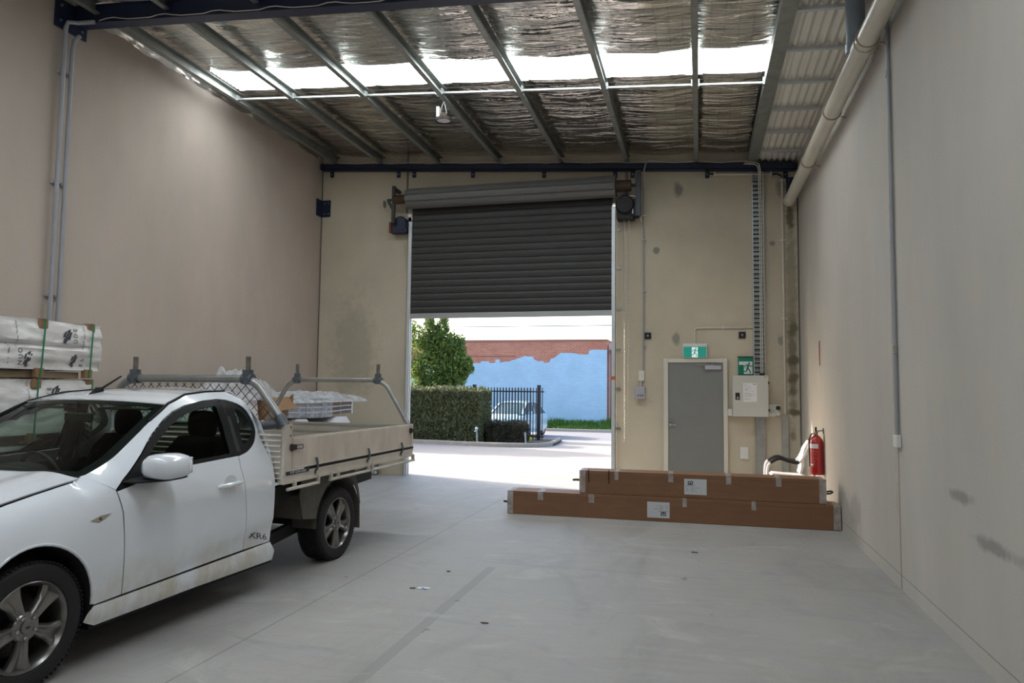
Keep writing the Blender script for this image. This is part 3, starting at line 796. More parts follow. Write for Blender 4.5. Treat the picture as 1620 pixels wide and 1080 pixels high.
# road grime low on the panels: brownish film with its own shape
zz = paint.xyz()[2]
gm = paint.math('MULTIPLY', paint.ramp(zz, .26, .60, .95, 0), paint.ramp(paint.noise(5, 5, .65, paint.scale((1,1,.6))), .35, .7))
paint.set(col=paint.mix(gm, (.77,.81,.88), (.50,.43,.29))); paint = paint.m
trimb = pm('black_trim', (.007,.007,.008), .62, spec=.25)
gapm = pm('panel_gap', (.006,.006,.006), .8)
glass = glassy('tinted_glass', (.66,.78,.71), .6)
glassd = glassy('dark_glass', (.50,.62,.56), .6)
seatm = pm('seat_cloth', (.018,.018,.019), .9, var=.3, vs=40)
dashm = pm('dash_plastic', (.022,.023,.023), .6)
alloy = pm('alloy_wheel', (.27,.26,.25), .30, .85, var=.15, vs=5)
alloyd = pm('alloy_dark', (.05,.048,.045), .5, .6)
tyre = NT('tyre_rubber'); tyre.set(col=(.012,.012,.0125), rough=.72); tyre = tyre.m
tread = pm('tyre_tread', (.022,.024,.028), .8, var=.4, vs=20)
liner = pm('arch_liner', (.016,.015,.014), .85, var=.3)
alu = pm('tray_aluminium', (.76,.70,.62), .42, .2, var=.28, vs=3, bump=.15, bs=14)
alug = pm('tray_aluminium_worn', (.75,.66,.58), .5, .15, var=.3, vs=4, stretch=(3,1,.4))
tubem = pm('rack_tube', (.33,.33,.32), .38, .75, var=.25, vs=6)
fitting = pm('rack_fitting', (.13,.145,.165), .5, .6, var=.2)
dirtm = pm('dusty_guard', (.135,.12,.10), .8, var=.35, vs=5)
chas = pm('chassis_black', (.018,.018,.018), .7, var=.3)

ROT = math.radians(-2.02)
ute = thing('ute', 'white single cab ute with aluminium drop side tray parked inside on the left', 'ute', (-4.168,6.133,0), rotz=ROT, local=True)
def T(u, v, w): return (v, -u, w)
WTAB = [(.20,.868),(.26,.89),(.34,.908),(.45,.92),(.6,.93),(.78,.93),(.88,.922),(.96,.902),(1.0,.886),(1.06,.862),(1.2,.80),(1.35,.745),(1.46,.70),(1.52,.645),(1.56,.60)]
def we(u): return smooth_tab([(2.3,1.10),(2.63,1.058),(3.16,.968),(3.5,.88),(3.75,.78),(3.95,.66)], u)
EDGE = [(2.72,1.045),(2.63,1.062),(2.35,1.22),(2.12,1.355),(1.91,1.465),(1.68,1.528),(1.45,1.547),(1.22,1.553)]
def vside(u, w):
    a = smooth_tab(WTAB, w)
    # shallow scallop along the lower door
    cl = .46 + .10*(1.9-u) if u < 2.2 else .43
    a -= .012*sst(cl, cl-.05, w)*sst(2.45, 1.6, u)
    t = max(0, min(1, (w-.60)/max(.05, we(u)-.60)))
    b = .76 + (.93-.76)*math.sqrt(max(0, 1-t*t)) if w > .60 else a
    k = sst(2.42, 2.72, u)
    v = a*(1-k)+min(b, a+.02)*k
    if w > .98 and u < 2.75:     # roll in towards the windscreen edge
        d = 9
        for (p, q) in zip(EDGE, EDGE[1:]):
            P, Q, X = V(p), V(q), V((u, w)); s = max(0, min(1, (X-P).dot(Q-P)/(Q-P).length_squared)); d = min(d, (X-(P+(Q-P)*s)).length)
        v -= .055*max(0, 1-d/.11)**2
    if u > 3.35: v -= .42*((u-3.35)/.6)**2.2
    if u < 1.22 and w > .9: v -= .05*((1.22-u)/.2)**2*sst(.9,1.2,w)
    return v
ARC = [(3.084+.372*math.cos(a), .352+.402*math.sin(a)) for a in [PI*k/24 for k in range(24, -1, -1)]]
QO = None
door = [(2.505,.352),(2.515,.55),(2.53,.84),(2.552,.965),(2.49,1.02),(2.30,1.155),(2.16,1.27),(2.02,1.362),(1.92,1.414),(1.79,1.452),(1.6,1.480),(1.43,1.492),(1.405,1.30),(1.42,1.05),(1.435,.98),(1.40,.66),(1.385,.376)]
# glass opening: door window and quarter window behind the B pillar
winA = [(2.515,.992),(2.19,1.04),(1.95,1.058),(1.45,1.074),(1.44,1.25),(1.455,1.482),(1.62,1.472),(1.80,1.442),(2.0,1.362),(2.17,1.25),(2.36,1.10)]
winB = rnd([(1.435,1.074),(1.30,1.10),(1.20,1.15),(1.10,1.24),(1.10,1.30),(1.17,1.40),(1.25,1.455),(1.34,1.482),(1.438,1.485),(1.425,1.25)], [0,.05,.05,.05,.05,.05,.05,.04,0,0])
winO = [(2.552,.966),(2.49,1.02),(2.30,1.155),(2.16,1.27),(2.02,1.362),(1.92,1.414),(1.79,1.452),(1.6,1.480),(1.43,1.492),(1.405,1.30),(1.418,1.078),(1.95,1.058),(2.19,1.04)]
winI = rnd([(2.40,1.045),(2.25,1.148),(2.12,1.245),(1.99,1.328),(1.89,1.376),(1.78,1.412),(1.6,1.440),(1.505,1.448),(1.485,1.30),(1.49,1.098),(1.95,1.080),(2.19,1.062)], [.02,0,0,0,0,0,0,.02,0,.02,0,0])
doorp = [(2.505,.352),(2.515,.55),(2.53,.84),(2.552,.962),(2.19,1.036),(1.95,1.054),(1.418,1.074),(1.435,.98),(1.40,.66),(1.385,.376)]
def shrink(poly, d):
    c = V((sum(p[0] for p in poly)/len(poly), sum(p[1] for p in poly)/len(poly)))
    return [tuple(V(p)+(c-V(p)).normalized()*d) for p in poly]
QB = [(1.34,1.490)]+[q for q in rnd([(1.34,1.490),(1.24,1.462),(1.16,1.405),(1.085,1.30),(1.085,1.235),(1.19,1.145),(1.30,1.092),(1.413,1.072)], [0,.05,.05,.05,.05,.05,.05,0]) if .0 < q[0] < 1.335 or q[1] < 1.2]
fender = [(2.512,.352)]+[(2.70,.345)]+ARC[0:]+[(3.60,.35),(3.70,.50),(3.72,.70)]+[(u, we(u)-.004) for u in (3.66,3.5,3.33,3.16,3.0,2.85,2.72)]+[(2.665,1.050),(2.56,.968),(2.538,.84),(2.522,.55)]
fender = [p for p in fender if True]
CBACK = [(1.062,.376),(1.058,.6),(1.050,.85),(1.045,1.0),(1.035,1.15),(1.045,1.25),(1.08,1.36),(1.14,1.46),(1.20,1.53),(1.225,1.552)]
cab = [(1.379,.376)]+CBACK+[(1.45,1.546),(1.68,1.527),(1.91,1.464),(2.12,1.354),(2.35,1.219),(2.63,1.061),(2.668,1.052),(2.558,.972)]+[(2.497,1.026),(2.306,1.162),(2.165,1.277),(2.024,1.369),(1.923,1.421),(1.79,1.459),(1.6,1.487),(1.425,1.498)]+QB+[(1.413,1.05),(1.428,.98),(1.393,.66)]
QO = [(1.405,1.496)]+QB+[(1.41,1.074),(1.398,1.30)]
for s in (1, -1):
    f = lambda u, w: T(u, s*vside(u, w), w)
    lab = 'left' if s > 0 else 'right'
    part('fender', surf(fender, [], f, .045), paint, ute, solid=.006)
    cs = part('cab_side', surf(cab, [], f, .045), paint, ute, solid=.006)
    dd = part('door', surf(doorp, [], f, .04), paint, ute, solid=.006)
    fi = lambda u, w: T(u, s*(vside(u, w)-.012), w)
    part('door_window', surf(shrink(winI, -.02), [], fi, .07), glass, dd)
    part('window_frame', surf(winO, [winI], lambda u, w: T(u, s*(vside(u, w)-.003), w), .035), trimb, dd, solid=.008)
    # black sail triangle at the front of the window
    part('sail_panel', surf([(2.46,1.03),(2.24,1.05),(2.24,1.19),(2.30,1.14)], [], lambda u, w: T(u, s*(vside(u, w)-.006), w), .05), trimb, dd)
    part('quarter_window', surf(QO, [], fi, .07), glassd, cs)
    wb2 = [(p[0], p[1]) for p in winB]
    part('window_seal', surf(QO, [rnd([(1.31,1.14),(1.20,1.20),(1.145,1.26),(1.15,1.31),(1.22,1.40),(1.30,1.43)], .04)], lambda u, w: T(u, s*(vside(u, w)-.006), w), .035), trimb, cs)
    part('arch_lip', MB().tube([T(u, s*(vside(u, w)-.004), w) for u, w in ARC], .010, 8), paint, ute)
    part('arch_liner', MB().grid(lambda a, b: T(3.084+.368*math.cos(PI*(1.08-1.16*a)), s*(.915-.32*b), .352+.398*math.sin(PI*(1.08-1.16*a))), 30, 4), liner, ute, recalc=False)
    # sill skirt
    skp = [(1.075,.372),(2.70,.338),(2.745,.30),(2.765,.262),(2.70,.232),(1.9,.238),(1.04,.232),(1.035,.30)]
    part('sill', surf(skp, [], lambda u, w: T(u, s*(.905+.018*math.sin(PI*max(0,min(1,(w-.22)/.16)))), w), .05), paint, ute, solid=.02)
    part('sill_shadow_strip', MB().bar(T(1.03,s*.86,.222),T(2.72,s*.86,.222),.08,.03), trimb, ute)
    # drip rail groove
    part('roof_groove', MB().tube([T(u, s*(vside(u, w)-.004), w+.004) for u, w in dens(EDGE[3:], .08, False)], .011, 6), trimb, cs)
    # mirror
    mh = part('mirror', MB().loft([[T(u0+du*.5*hh, s*v, wc+dw*.5*gg) for hh, gg in [(math.copysign(abs(math.cos(a))**.6,math.cos(a)), math.copysign(abs(math.sin(a))**.6,math.sin(a))) for a in [2*PI*k/28 for k in range(28)]]] for (u0, v, wc, du, dw) in ((2.30,.905,1.085,.02,.02),(2.305,.912,1.086,.14,.09),(2.31,.93,1.09,.22,.125),(2.315,.98,1.096,.275,.155),(2.315,1.05,1.096,.285,.158),(2.312,1.10,1.092,.265,.142),(2.308,1.125,1.086,.21,.10),(2.305,1.135,1.082,.12,.05),(2.305,1.137,1.08,.02,.01))]), paint, ute, angle=80)
    part('mirror_base', MB().loft([[T(u0+du*.5*math.cos(a), s*v, wc+dw*.5*math.sin(a)) for a in [2*PI*k/12 for k in range(12)]] for (u0,v,wc,du,dw) in ((2.36,.88,1.01,.30,.04),(2.33,.95,1.012,.30,.035),(2.30,1.05,1.018,.24,.03),(2.28,1.10,1.024,.14,.02))]), trimb, mh)
    part('mirror_glass', MB().cbox(T(2.176,s*1.02,1.093),(.16,.01,.10)), steel, mh, bevel=.004)
    # handle
    hd = part('door_handle', MB().tube([T(u, s*(vside(u,.885)+o), .885+.006*k) for u, o, k in ((1.70,.0,-1),(1.685,.022,0),(1.62,.036,.5),(1.53,.036,1),(1.48,.022,1),(1.465,.0,1))], [.012,.016,.016,.016,.015,.011], 10), paint, dd, label='door handle in body colour')
    part('handle_recess', surf(rnd([(1.66,.855),(1.52,.85),(1.50,.93),(1.56,.955),(1.63,.93)],.04), [], lambda u, w: T(u, s*(vside(u, w)+.0045), w), .03), pm('recess_white',(.55,.56,.57),.35), dd)
    # indicator
    part('side_indicator', surf([(2.755,.822),(2.68,.842),(2.61,.846),(2.66,.818),(2.70,.806)], [], lambda u, w: T(u, s*(vside(u, w)+.005), w), .03), pm('indicator_grey', (.33,.32,.25), .25), ute)
    part('indicator_bulb', MB().ball(T(2.685,s*(vside(2.685,.825)+.003),.825), .010), pm('amber_dark', (.12,.05,.02), .3), ute)
    # badge
    e = max(vside(q, z_) for q in (1.05,1.2,1.35,1.45) for z_ in (.46,.50,.55))+.006
    text('badge', 'XR6', .095, pm('badge_dark', (.03,.03,.033), .3), Matrix.Translation(V(T(1.25,s*e,.452))) @ (Matrix(((0,0,1,0),(s,0,0,0),(0,1,0,0),(0,0,0,1))) if s > 0 else Matrix(((0,0,-1,0),(-1,0,0,0),(0,1,0,0),(0,0,0,1)))) @ Matrix(((1.08,.35,0,0),(0,.62,0,0),(0,0,1,0),(0,0,0,1))), ute)

# bonnet
def hw(u, v):
    e = we(u); k = abs(v)/.755
    return e + .030*(1-k**2.2) + .012*sst(.35,.52,abs(v))*(1-sst(.55,.75,abs(v)))
def hoodf(u, t):
    lim = .752 - (.40*((u-3.35)/.6)**2.2*.9 if u > 3.35 else 0)
    v = t*lim; return T(u, v, hw(u, v*.752/lim))
part('bonnet', MB().grid(lambda a, b: hoodf(2.70+1.0*b+.0*a, 2*a-1) if True else None, 40, 34), paint, ute, solid=.008, recalc=False)
part('cowl_panel', MB().grid(lambda a, b: T(2.70-.10*b-.10*(1-(2*a-1)**2)*(0), (2*a-1)*.74, hw(2.7, 0)*0+lerp_tab([(0,1.065),(1,1.04)], abs(2*a-1))+.03*(1-abs(2*a-1)**2)-.035-.01*b), 24, 4), trimb, ute, recalc=False)
# nose: bumper, grille, headlights (in front of the camera's view, kept plain)
bp = []
for w, du in ((.24,-.06),(.30,0),(.42,.02),(.55,.01),(.64,-.03),(.70,-.10)):
    bp.append([T(3.93+du-.30*abs(t)**2.6, t*.80, w) for t in [k/12-1 for k in range(25)]]+[T(3.60, t*.74, w) for t in [1-k/12 for k in range(25)]])
part('front_bumper', MB().loft(bp), paint, ute)
part('grille', MB().grid(lambda a, b: T(3.86-.03*(1-b)-.05*abs(2*a-1)**2, (2*a-1)*.42, .665+.07*b), 10, 4), trimb, ute, solid=.02)
for s in (1, -1):
    part('headlight', MB().loft([[T(u, s*(vc+dv*math.cos(a)), wc+dw*math.sin(a)) for a in [2*PI*k/16 for k in range(16)]] for u, vc, dv, wc, dw in ((3.55,.60,.12,.78,.05),(3.72,.58,.14,.74,.06),(3.80,.55,.12,.715,.05))]), pm('headlight_glass', (.5,.52,.55), .08) if 'headlight_glass' not in bpy.data.materials else bpy.data.materials['headlight_glass'], ute)
    part('inner_guard', MB().box((s*.58-.01,-3.45,.3),(s*.58+.01,-2.6,.74)), liner, ute)
# roof skin, windscreen, rear glass and cab back
def ev(u, w): return vside(u, w)-.002
RT = [(1.91,1.465),(1.80,1.50),(1.68,1.528),(1.55,1.541),(1.45,1.547),(1.33,1.551),(1.225,1.552)]
def roof_pt(b, t):
    u = 1.985*0+1.925-.70*b
    uu = u + .07*(1-t*t)*(1-b)**2
    w = lerp_tab(sorted(RT), u); e = ev(u, w)
    return T(uu, t*e, w + .024*(1-t*t))
part('roof', MB().grid(lambda a, b: roof_pt(b, 2*a-1), 30, 20), paint, ute, solid=.006, recalc=False)
SE = [(2.655,1.056),(2.5,1.135),(2.35,1.219),(2.12,1.354),(1.925,1.462)]
def ws(a, b, o=0):
    t = 2*a-1; k = b*4; i = min(3, int(k)); f = k-i
    u = SE[i][0]*(1-f)+SE[i+1][0]*f; w = SE[i][1]*(1-f)+SE[i+1][1]*f
    e = ev(u, w)-.012; bow = (1-abs(t)**2.2)
    return T(u+bow*.10*(1-b*.35)-o*.6, t*e, w+bow*.012*(1-b)+.030*bow*b-o)
part('windscreen', MB().grid(lambda a, b: ws(a, b), 24, 20), glass, ute, recalc=False)
m = MB()
m.grid(lambda a, b: ws(.045*a, b, .004), 2, 20); m.grid(lambda a, b: ws(1-.045*a, b, .004), 2, 20); m.grid(lambda a, b: ws(a, 1-.05*b, .004), 24, 2); m.grid(lambda a, b: ws(a, .075*b, .004), 24, 2)
part('windscreen_border', m, trimb, ute, recalc=False)
for a0 in (.62,.30):
    part('wiper', MB().tube([ws(a0, .02, -.012), ws(a0-.04,.05,-.02), ws(a0-.25,.075,-.012), ws(a0-.36,.085,-.008)], .007, 6), trimb, ute)
def cabback(u0, v, w): return T(u0, v, w)
bw = lambda w: lerp_tab([(p[1], p[0]) for p in CBACK], w)
bo = [(v, w) for v, w in [(-.88,.40),(.88,.40),(.90,.95),(.86,1.06),(.74,1.35),(.64,1.50),(.58,1.552),(0,1.585),(-.58,1.552),(-.64,1.50),(-.74,1.35),(-.86,1.06),(-.90,.95)]]
rw = rnd([(-.60,1.12),(.60,1.12),(.52,1.44),(-.52,1.44)], .08)
part('cab_back', surf(bo, [rw], lambda v, w: T(bw(min(w,1.552))-.01-.05*(1-(v/.9)**2), v, w), .07), paint, ute, solid=.006)
part('rear_window', surf(shrink(rw,-.015), [], lambda v, w: T(bw(min(w,1.552))-.05*(1-(v/.9)**2), v, w), .1), glassd, ute)
# aerial
m = MB().loft([[T(u, v+r*math.cos(a)*.6, w+r2*math.sin(a)) for a in [2*PI*k/10 for k in range(10)]] for u, v, w, r, r2 in ((1.86,-.14,1.508,.006,.008),(1.82,-.14,1.522,.035,.022),(1.78,-.14,1.535,.04,.045),(1.74,-.14,1.542,.034,.04),(1.715,-.14,1.54,.02,.02),(1.71,-.14,1.54,.005,.005))])
m.tube([T(1.75,-.14,1.56), T(1.62,-.075,1.665)], [.009,.006], 8); part('aerial', m, trimb, ute)
# cabin
part('dashboard', MB().loft([[T(u, t, w) for u, w in ((2.58,1.01),(2.28,1.0),(2.10,.97),(2.05,.88),(2.10,.62),(2.62,.62))] for t in (-.80,.80)]), dashm, ute, bevel=.02)
part('instrument_hood', MB().ball(T(2.18,-.37,1.0), .2, 14, 8, (1,.8,.25)), dashm, ute)
part('cabin_floor', MB().box(T(2.6,-.84,.28),T(1.1,.84,.33)), dashm, ute)
for s in (1,-1):
    part('door_card', MB().box(T(2.50,s*.86-.012,.38),T(1.12,s*.86+.004,.98)), dashm, ute)
    st = part('seat', MB().loft([[T(u0+du*math.cos(a), s*.37+dv*c_*math.copysign(1,1), w) for a, c_ in ((0,-1),(PI/6,-.9),(PI/2,-.8),(PI/2,.8),(PI/6,.9),(0,1),(PI,1),(PI,-1))] for u0, du, dv, w in ((1.55,.05,.22,.60),(1.42,.07,.25,.75),(1.36,.07,.25,.95),(1.30,.06,.23,1.10),(1.26,.05,.17,1.20))]), seatm, ute, bevel=.02)
    part('seat_cushion', MB().box(T(2.02,s*.37-.25,.45),T(1.45,s*.37+.25,.66)), seatm, st, bevel=.06)
    part('headrest', MB().loft([[T(1.235+.055*math.cos(a)*k, s*.37+.145*math.sin(a)*k2, w) for a in [2*PI*i/16 for i in range(16)]] for w, k, k2 in ((1.19,.7,.75),(1.22,1,.95),(1.30,1.1,1),(1.37,1,.92),(1.405,.6,.7))]), seatm, st, sub=1)
    part('headrest_post', MB().tube([T(1.25,s*.37-.06,1.15),T(1.24,s*.37-.06,1.24)],.008).tube([T(1.25,s*.37+.06,1.15),T(1.24,s*.37+.06,1.24)],.008), steel, st)
    part('seat_belt', MB().bar(T(1.28,s*.78,1.34),T(1.55,s*.62,.70),.045,.003,(1,0,0)), black, ute)
    part('b_pillar_trim', MB().bar(T(1.42,s*.66,1.47),T(1.40,s*.845,1.0),.06,.09,(0,1,0)), dashm, ute)
    part('sun_visor', MB().box(T(2.02,s*.36-.2,1.425),T(1.90,s*.36+.2,1.44)), dashm, ute, bevel=.006)
wh = [V(T(2.0,-.37,.93))+V((.185*math.cos(a), -.055*math.sin(a), .175*math.sin(a))) for a in [2*PI*k/32 for k in range(32)]]
part('steering_wheel', MB().tube(wh, .015, 8, True).bar(T(2.0,-.52,.93),T(2.0,-.22,.93),.05,.02).bar(T(2.0,-.37,.93),T(1.96,-.37,.78),.05,.02).cyl(T(2.02,-.37,.93),T(2.2,-.37,.9),.04), black, ute)
part('rear_view_mirror', MB().box(T(2.06,-.12,1.335),T(2.03,.12,1.40)).bar(T(2.05,0,1.39),T(2.06,0,1.48),.02,.02), black, ute, bevel=.012)
part('roof_lining', MB().grid(lambda a, b: V(roof_pt(b, (2*a-1)*.97))-V((0,0,.03)), 12, 8), pm('lining', (.10,.095,.085), .9), ute, recalc=False)

# wheels
def make_wheel(u, s):
    c = V(T(u, s*.895, .333)); ax = V((s, 0, 0))
    root = part('wheel', MB().lathe([(.215,-.20),(.228,-.02),(.232,-.004),(.226,.0),(.218,-.012),(.205,-.04),(.20,-.16)], c, ax, 48, cap=False), alloy, ute)
    prof = [(.225,-.235),(.26,-.245),(.305,-.238),(.322,-.222)]
    for k in range(9): prof += [(.333,-.212+k*.0212+.001),(.333,-.212+k*.0212+.0145),(.327,-.212+k*.0212+.0155),(.327,-.212+k*.0212+.0200)]
    prof = prof[:-2]+[(.326,-.014),(.308,.002),(.285,.006),(.262,.004),(.240,.0),(.230,-.008),(.226,-.015)]
    part('tyre', MB().lathe(prof, c, ax, 64, cap=False), tyre, root, smooth=True, angle=25)
    bl = MB()
    for k in range(76):
        a = 2*PI*k/76
        for off, wdt in ((-.018,.018),(-.198,.018)):
            d = V((0, math.cos(a), math.sin(a))); tn = V((0, -math.sin(a), math.cos(a)))
            p = c+ax*off+d*.3305; bl.bar(p-ax*.014+tn*.006, p+ax*.013-tn*.004, .014, .0065, d)
    part('tread_blocks', bl, tread, root, smooth=False)
    part('brake_disc', MB().cyl(c-ax*.13, c-ax*.115, .155, n=32).cyl(c-ax*.19, c-ax*.06, .06, n=20), pm('disc_iron', (.07,.06,.055), .5, .7) if 'disc_iron' not in bpy.data.materials else bpy.data.materials['disc_iron'], root)
    part('rim_well', MB().cyl(c-ax*.21, c-ax*.205, .215, n=32), alloyd, root)
    sp = MB()
    for k in range(5):
        a = 2*PI*k/5 + PI/2 + (.49 if u > 1 else .65)
        d = V((0, math.cos(a), math.sin(a))); t = V((0, -math.sin(a), math.cos(a)))
        secs = []
        for r, wd, dep, th in ((.045,.030,-.020,.03),(.09,.034,-.016,.035),(.14,.042,-.014,.032),(.19,.062,-.018,.028),(.218,.085,-.022,.022)):
            secs.append([c+d*r+t*x*wd+ax*(dep+y) for x, y in ((-1,-th),(-1,-.006),(-.72,.006),(-.42,.002),(-.16,-.010),(.16,-.010),(.42,.002),(.72,.006),(1,-.006),(1,-th))])
        sp.loft(secs)
    part('spokes', sp, alloy, root, angle=50)
    part('hub', MB().lathe([(.075,-.05),(.075,-.022),(.068,-.014),(.036,-.014)], c, ax, 30), alloy, root)
    for k in range(5):
        a = 2*PI*k/5+PI/2; a += .49 if u > 1 else .65
        p = c+V((0, math.cos(a), math.sin(a)))*.054
        part('wheel_nut', MB().lathe([(.013,-.022),(.013,-.006),(.010,-.002),(.010,-.008)], p, ax, 6), steel, root)
    cp = part('centre_cap', MB().lathe([(.034,-.014),(.034,-.007),(.030,-.004)], c, ax, 24), pm('cap_grey', (.20,.19,.185), .45, .5) if 'cap_grey' not in bpy.data.materials else bpy.data.materials['cap_grey'], root)
    q = [c+ax*-.0035+V((0, .013*math.cos(a), .007*math.sin(a))) for a in [2*PI*i/16 for i in range(16)]]
    m = MB().prism(q, ax*.001); part('wheel_emblem', m, ink, root)
for u in (3.084, 0):
    for s in (1, -1): make_wheel(u, s)
# chassis
for s in (1,-1):
    part('chassis_rail', MB().bar(T(1.6,s*.45,.50),T(.7,s*.45,.52),.08,.12).bar(T(.7,s*.45,.52),T(-1.4,s*.45,.62),.08,.12), chas, ute)
    part('cab_corner_guard', MB().prism([T(1.05,s*.80,.68),T(1.04,s*.86,.62),T(.30,s*.80,.72),T(.30,s*.80,.79),T(.9,s*.80,.76)], (-s*.06,0,0)).prism([T(1.08,s*.84,.36),T(1.02,s*.84,.72),T(.86,s*.80,.72),T(.90,s*.80,.44),T(1.0,s*.84,.30)], (-s*.05,0,0)), chas, ute)
    part('trailing_arm', MB().bar(T(.98,s*.66,.28),T(.25,s*.62,.34),.06,.10), chas, ute)
    # mudguard
    mg = [(.66,.66),(.60,.47),(.40,.44),(.375,.52),(.33,.60),(.25,.69),(.15,.735),(0,.75),(-.15,.735),(-.25,.69),(-.33,.58),(-.37,.46),(-.395,.46),(-.36,.60),(-.30,.72),(-.27,.80),(.64,.80)]
    part('mudguard', MB().prism([T(u, s*.905, w) for u, w in mg[::-1]], (-s*.008,0,0)), dirtm, ute)
    part('guard_tunnel', MB().grid(lambda a, b: T(.385*math.cos(PI*a), s*(.90-.25*b), .345+.405*math.sin(PI*a)), 24, 2), dirtm, ute, recalc=False)
    part('guard_front', MB().grid(lambda a, b: T(.62+.02*a-.0*b, s*(.90-.30*b), .47+.2*a), 2, 4), dirtm, ute, recalc=False)
    part('mud_flap', MB().prism([T(-.37,s*.66,.52),T(-.37,s*.905,.52),T(-.385,s*.905,.22),T(-.385,s*.68,.22)], (0,.01,0)), dirtm, ute)
part('rear_axle', MB().cyl(T(0,-.75,.333),T(0,.75,.333),.05).ball(T(0,0,.333),.14), chas, ute)
part('fuel_tank', MB().box(T(.9,-.40,.36),T(.45,.40,.56)), chas, ute, bevel=.03)

# tray
U0, U1, HV = 1.02, -1.44, .965
trw = lambda u: .905 + .018*(1.0-u)/2.4     # tray stands slightly nose down
part('tray_deck', MB().bar(T(U0,0,trw(U0)-.03),T(U1,0,trw(U1)-.03),1.90,.03), alug, ute, smooth=False)
for s in (1, -1):
    part('coaming_rail', MB().bar(T(U0,s*.955,trw(U0)-.045),T(U1,s*.955,trw(U1)-.045),.05,.085).bar(T(U0,s*.983,trw(U0)-.077),T(U1,s*.983,trw(U1)-.077),.006,.026).bar(T(U0,s*.983,trw(U0)-.012),T(U1,s*.983,trw(U1)-.012),.006,.02), alu, ute, smooth=False)
    part('rail_groove', MB().bar(T(U0-.3,s*.984,trw(U0-.3)+.010),T(U1,s*.984,trw(U1)+.010),.006,.028), trimb, ute, smooth=False)
    pn = part('drop_side', MB().bar(T(.90,s*.968,trw(.9)+.14),T(U1+.03,s*.968,trw(U1+.03)+.14),.028,.245), alug, ute, smooth=False, label='aluminium drop side panel')
    part('hinge_strip', MB().bar(T(.90,s*.984,trw(.9)+.028),T(U1+.03,s*.984,trw(U1)+.028),.012,.012), alu, pn, smooth=False)
    part('end_cap', MB().bar(T(U1+.04,s*.972,trw(U1)+.02),T(U1+.04,s*.972,trw(U1)+.27),.04,.03,(0,1,0)), alu, pn, smooth=False)
    part('front_channel', MB().bar(T(.895,s*.972,trw(.9)+.02),T(.895,s*.972,trw(.9)+.262),.012,.036,(0,1,0)), alu, pn, smooth=False)
    for u in (.55,-.38,-1.13):
        h = part('drop_hinge', MB().tube([T(u,s*.99,trw(u)-.03),T(u,s*1.005,trw(u)+.01),T(u,s*1.0,trw(u)+.05),T(u,s*.99,trw(u)+.085)],.010,6).box((s*.985-.006,-u-.014,trw(u)-.05),(s*.985+.006,-u+.014,trw(u)-.01)), fitting, pn)
        part('hinge_plate', MB().bar(T(u,s*.986,trw(u)-.06),T(u,s*.986,trw(u)-.005),.03,.008,(0,1,0)), alu, h, smooth=False)
    for u, d in ((.905,-1),(U1+.07,1)):
        z = trw(u)+.20
        l = part('side_latch', MB().box((s*.985-.012,-u-.035,z-.022),(s*.985+.02,-u+.035,z+.022)).cyl(T(u+.03,s*1.0,z-.03),T(u+.03,s*1.0,z+.03),.012), pm('rusty_latch', (.06,.04,.03), .7, .4, var=.4, vs=30) if 'rusty_latch' not in bpy.data.materials else bpy.data.materials['rusty_latch'], pn, bevel=.003)
        if u > 0: part('latch_loop', MB().tube([T(u-.03,s*1.0,z+.014),T(u-.12,s*1.0,z+.016),T(u-.135,s*1.0,z),T(u-.12,s*1.0,z-.016),T(u-.03,s*1.0,z-.014)],.0045,6), fitting, l)
    part('corner_post', MB().bar(T(.985,s*.965,trw(1)-.09),T(.985,s*.965,1.305),.04,.06,(0,1,0)).bar(T(.935,s*.968,trw(1)-.02),T(.935,s*.968,1.30),.03,.045,(0,1,0)), alu, ute, smooth=False)
    for z in (1.27,1.20): part('rivet', MB().cyl(T(.935,s*.98,z),T(.935,s*.987,z),.008,n=8), fitting, ute)
    # rope rails
    for (ua, ub) in ((.96,.50),(.32,-.42),(-.45,-1.47)):
        za, zb = trw(ua)-.135, trw(ub)-.135
        rl = part('rope_rail', MB().cyl(T(ua,s*.985,za),T(ub,s*.985,zb),.014,n=10), alu, ute)
        for u in ((ua-.1, ub+.01) if ua > .5 else (ua-.02,ub+.03)): part('rail_bracket', MB().bar(T(u,s*.984,trw(u)-.145),T(u,s*.984,trw(u)-.07),.032,.016,(0,1,0)), alu, rl, smooth=False)
part('rope_rail_bracket', MB().bar(T(.18,.984,trw(.18)-.145),T(.18,.984,trw(.18)-.07),.032,.016,(0,1,0)), alu, ute, smooth=False)
st = part('maker_sticker', MB().bar(T(.99,.987,trw(1)-.006),T(.66,.987,trw(.66)-.006),.004,.03), pm('sticker_navy', (.015,.02,.05), .4), ute, smooth=False)
text('sticker_lettering', 'TOP GUN 2000', .026, white, Matrix.Translation(V(T(.825,.9895,trw(.8)-.006))) @ Matrix(((0,0,1,0),(1,0,0,0),(0,1,0,0),(0,0,0,1))) @ Matrix.Diagonal((1.35,1,1,1)), st, ext=.0004)
# ribbed headboard sheet at the front of the tray
m = MB(); pr = []
for k in range(9):
    w0 = .86+.027*k*1.6
    pr += [(1.03,w0),(1.018,w0+.006),(1.018,w0+.036),(1.03,w0+.040)]
m.add([T(u,-.955,w) for u, w in pr]+[T(u,.955,w) for u, w in pr], [(i,i+1,len(pr)+i+1,len(pr)+i) for i in range(len(pr)-1)])
part('headboard_sheet', m, alu, ute, smooth=False, solid=.003)
m = MB().bar(T(U1+.01,-.94,trw(U1)+.14),T(U1+.01,.94,trw(U1)+.14),.026,.245)
tl = part('tail_panel', m, pm('tail_grey', (.36,.345,.30), .5, .3, var=.15), ute, smooth=False)
for z in (.075,.155,.235): part('pressed_rib', MB().bar(T(U1+.026,-.92,trw(U1)+z),T(U1+.026,.92,trw(U1)+z),.008,.016), tubem, tl, smooth=False)
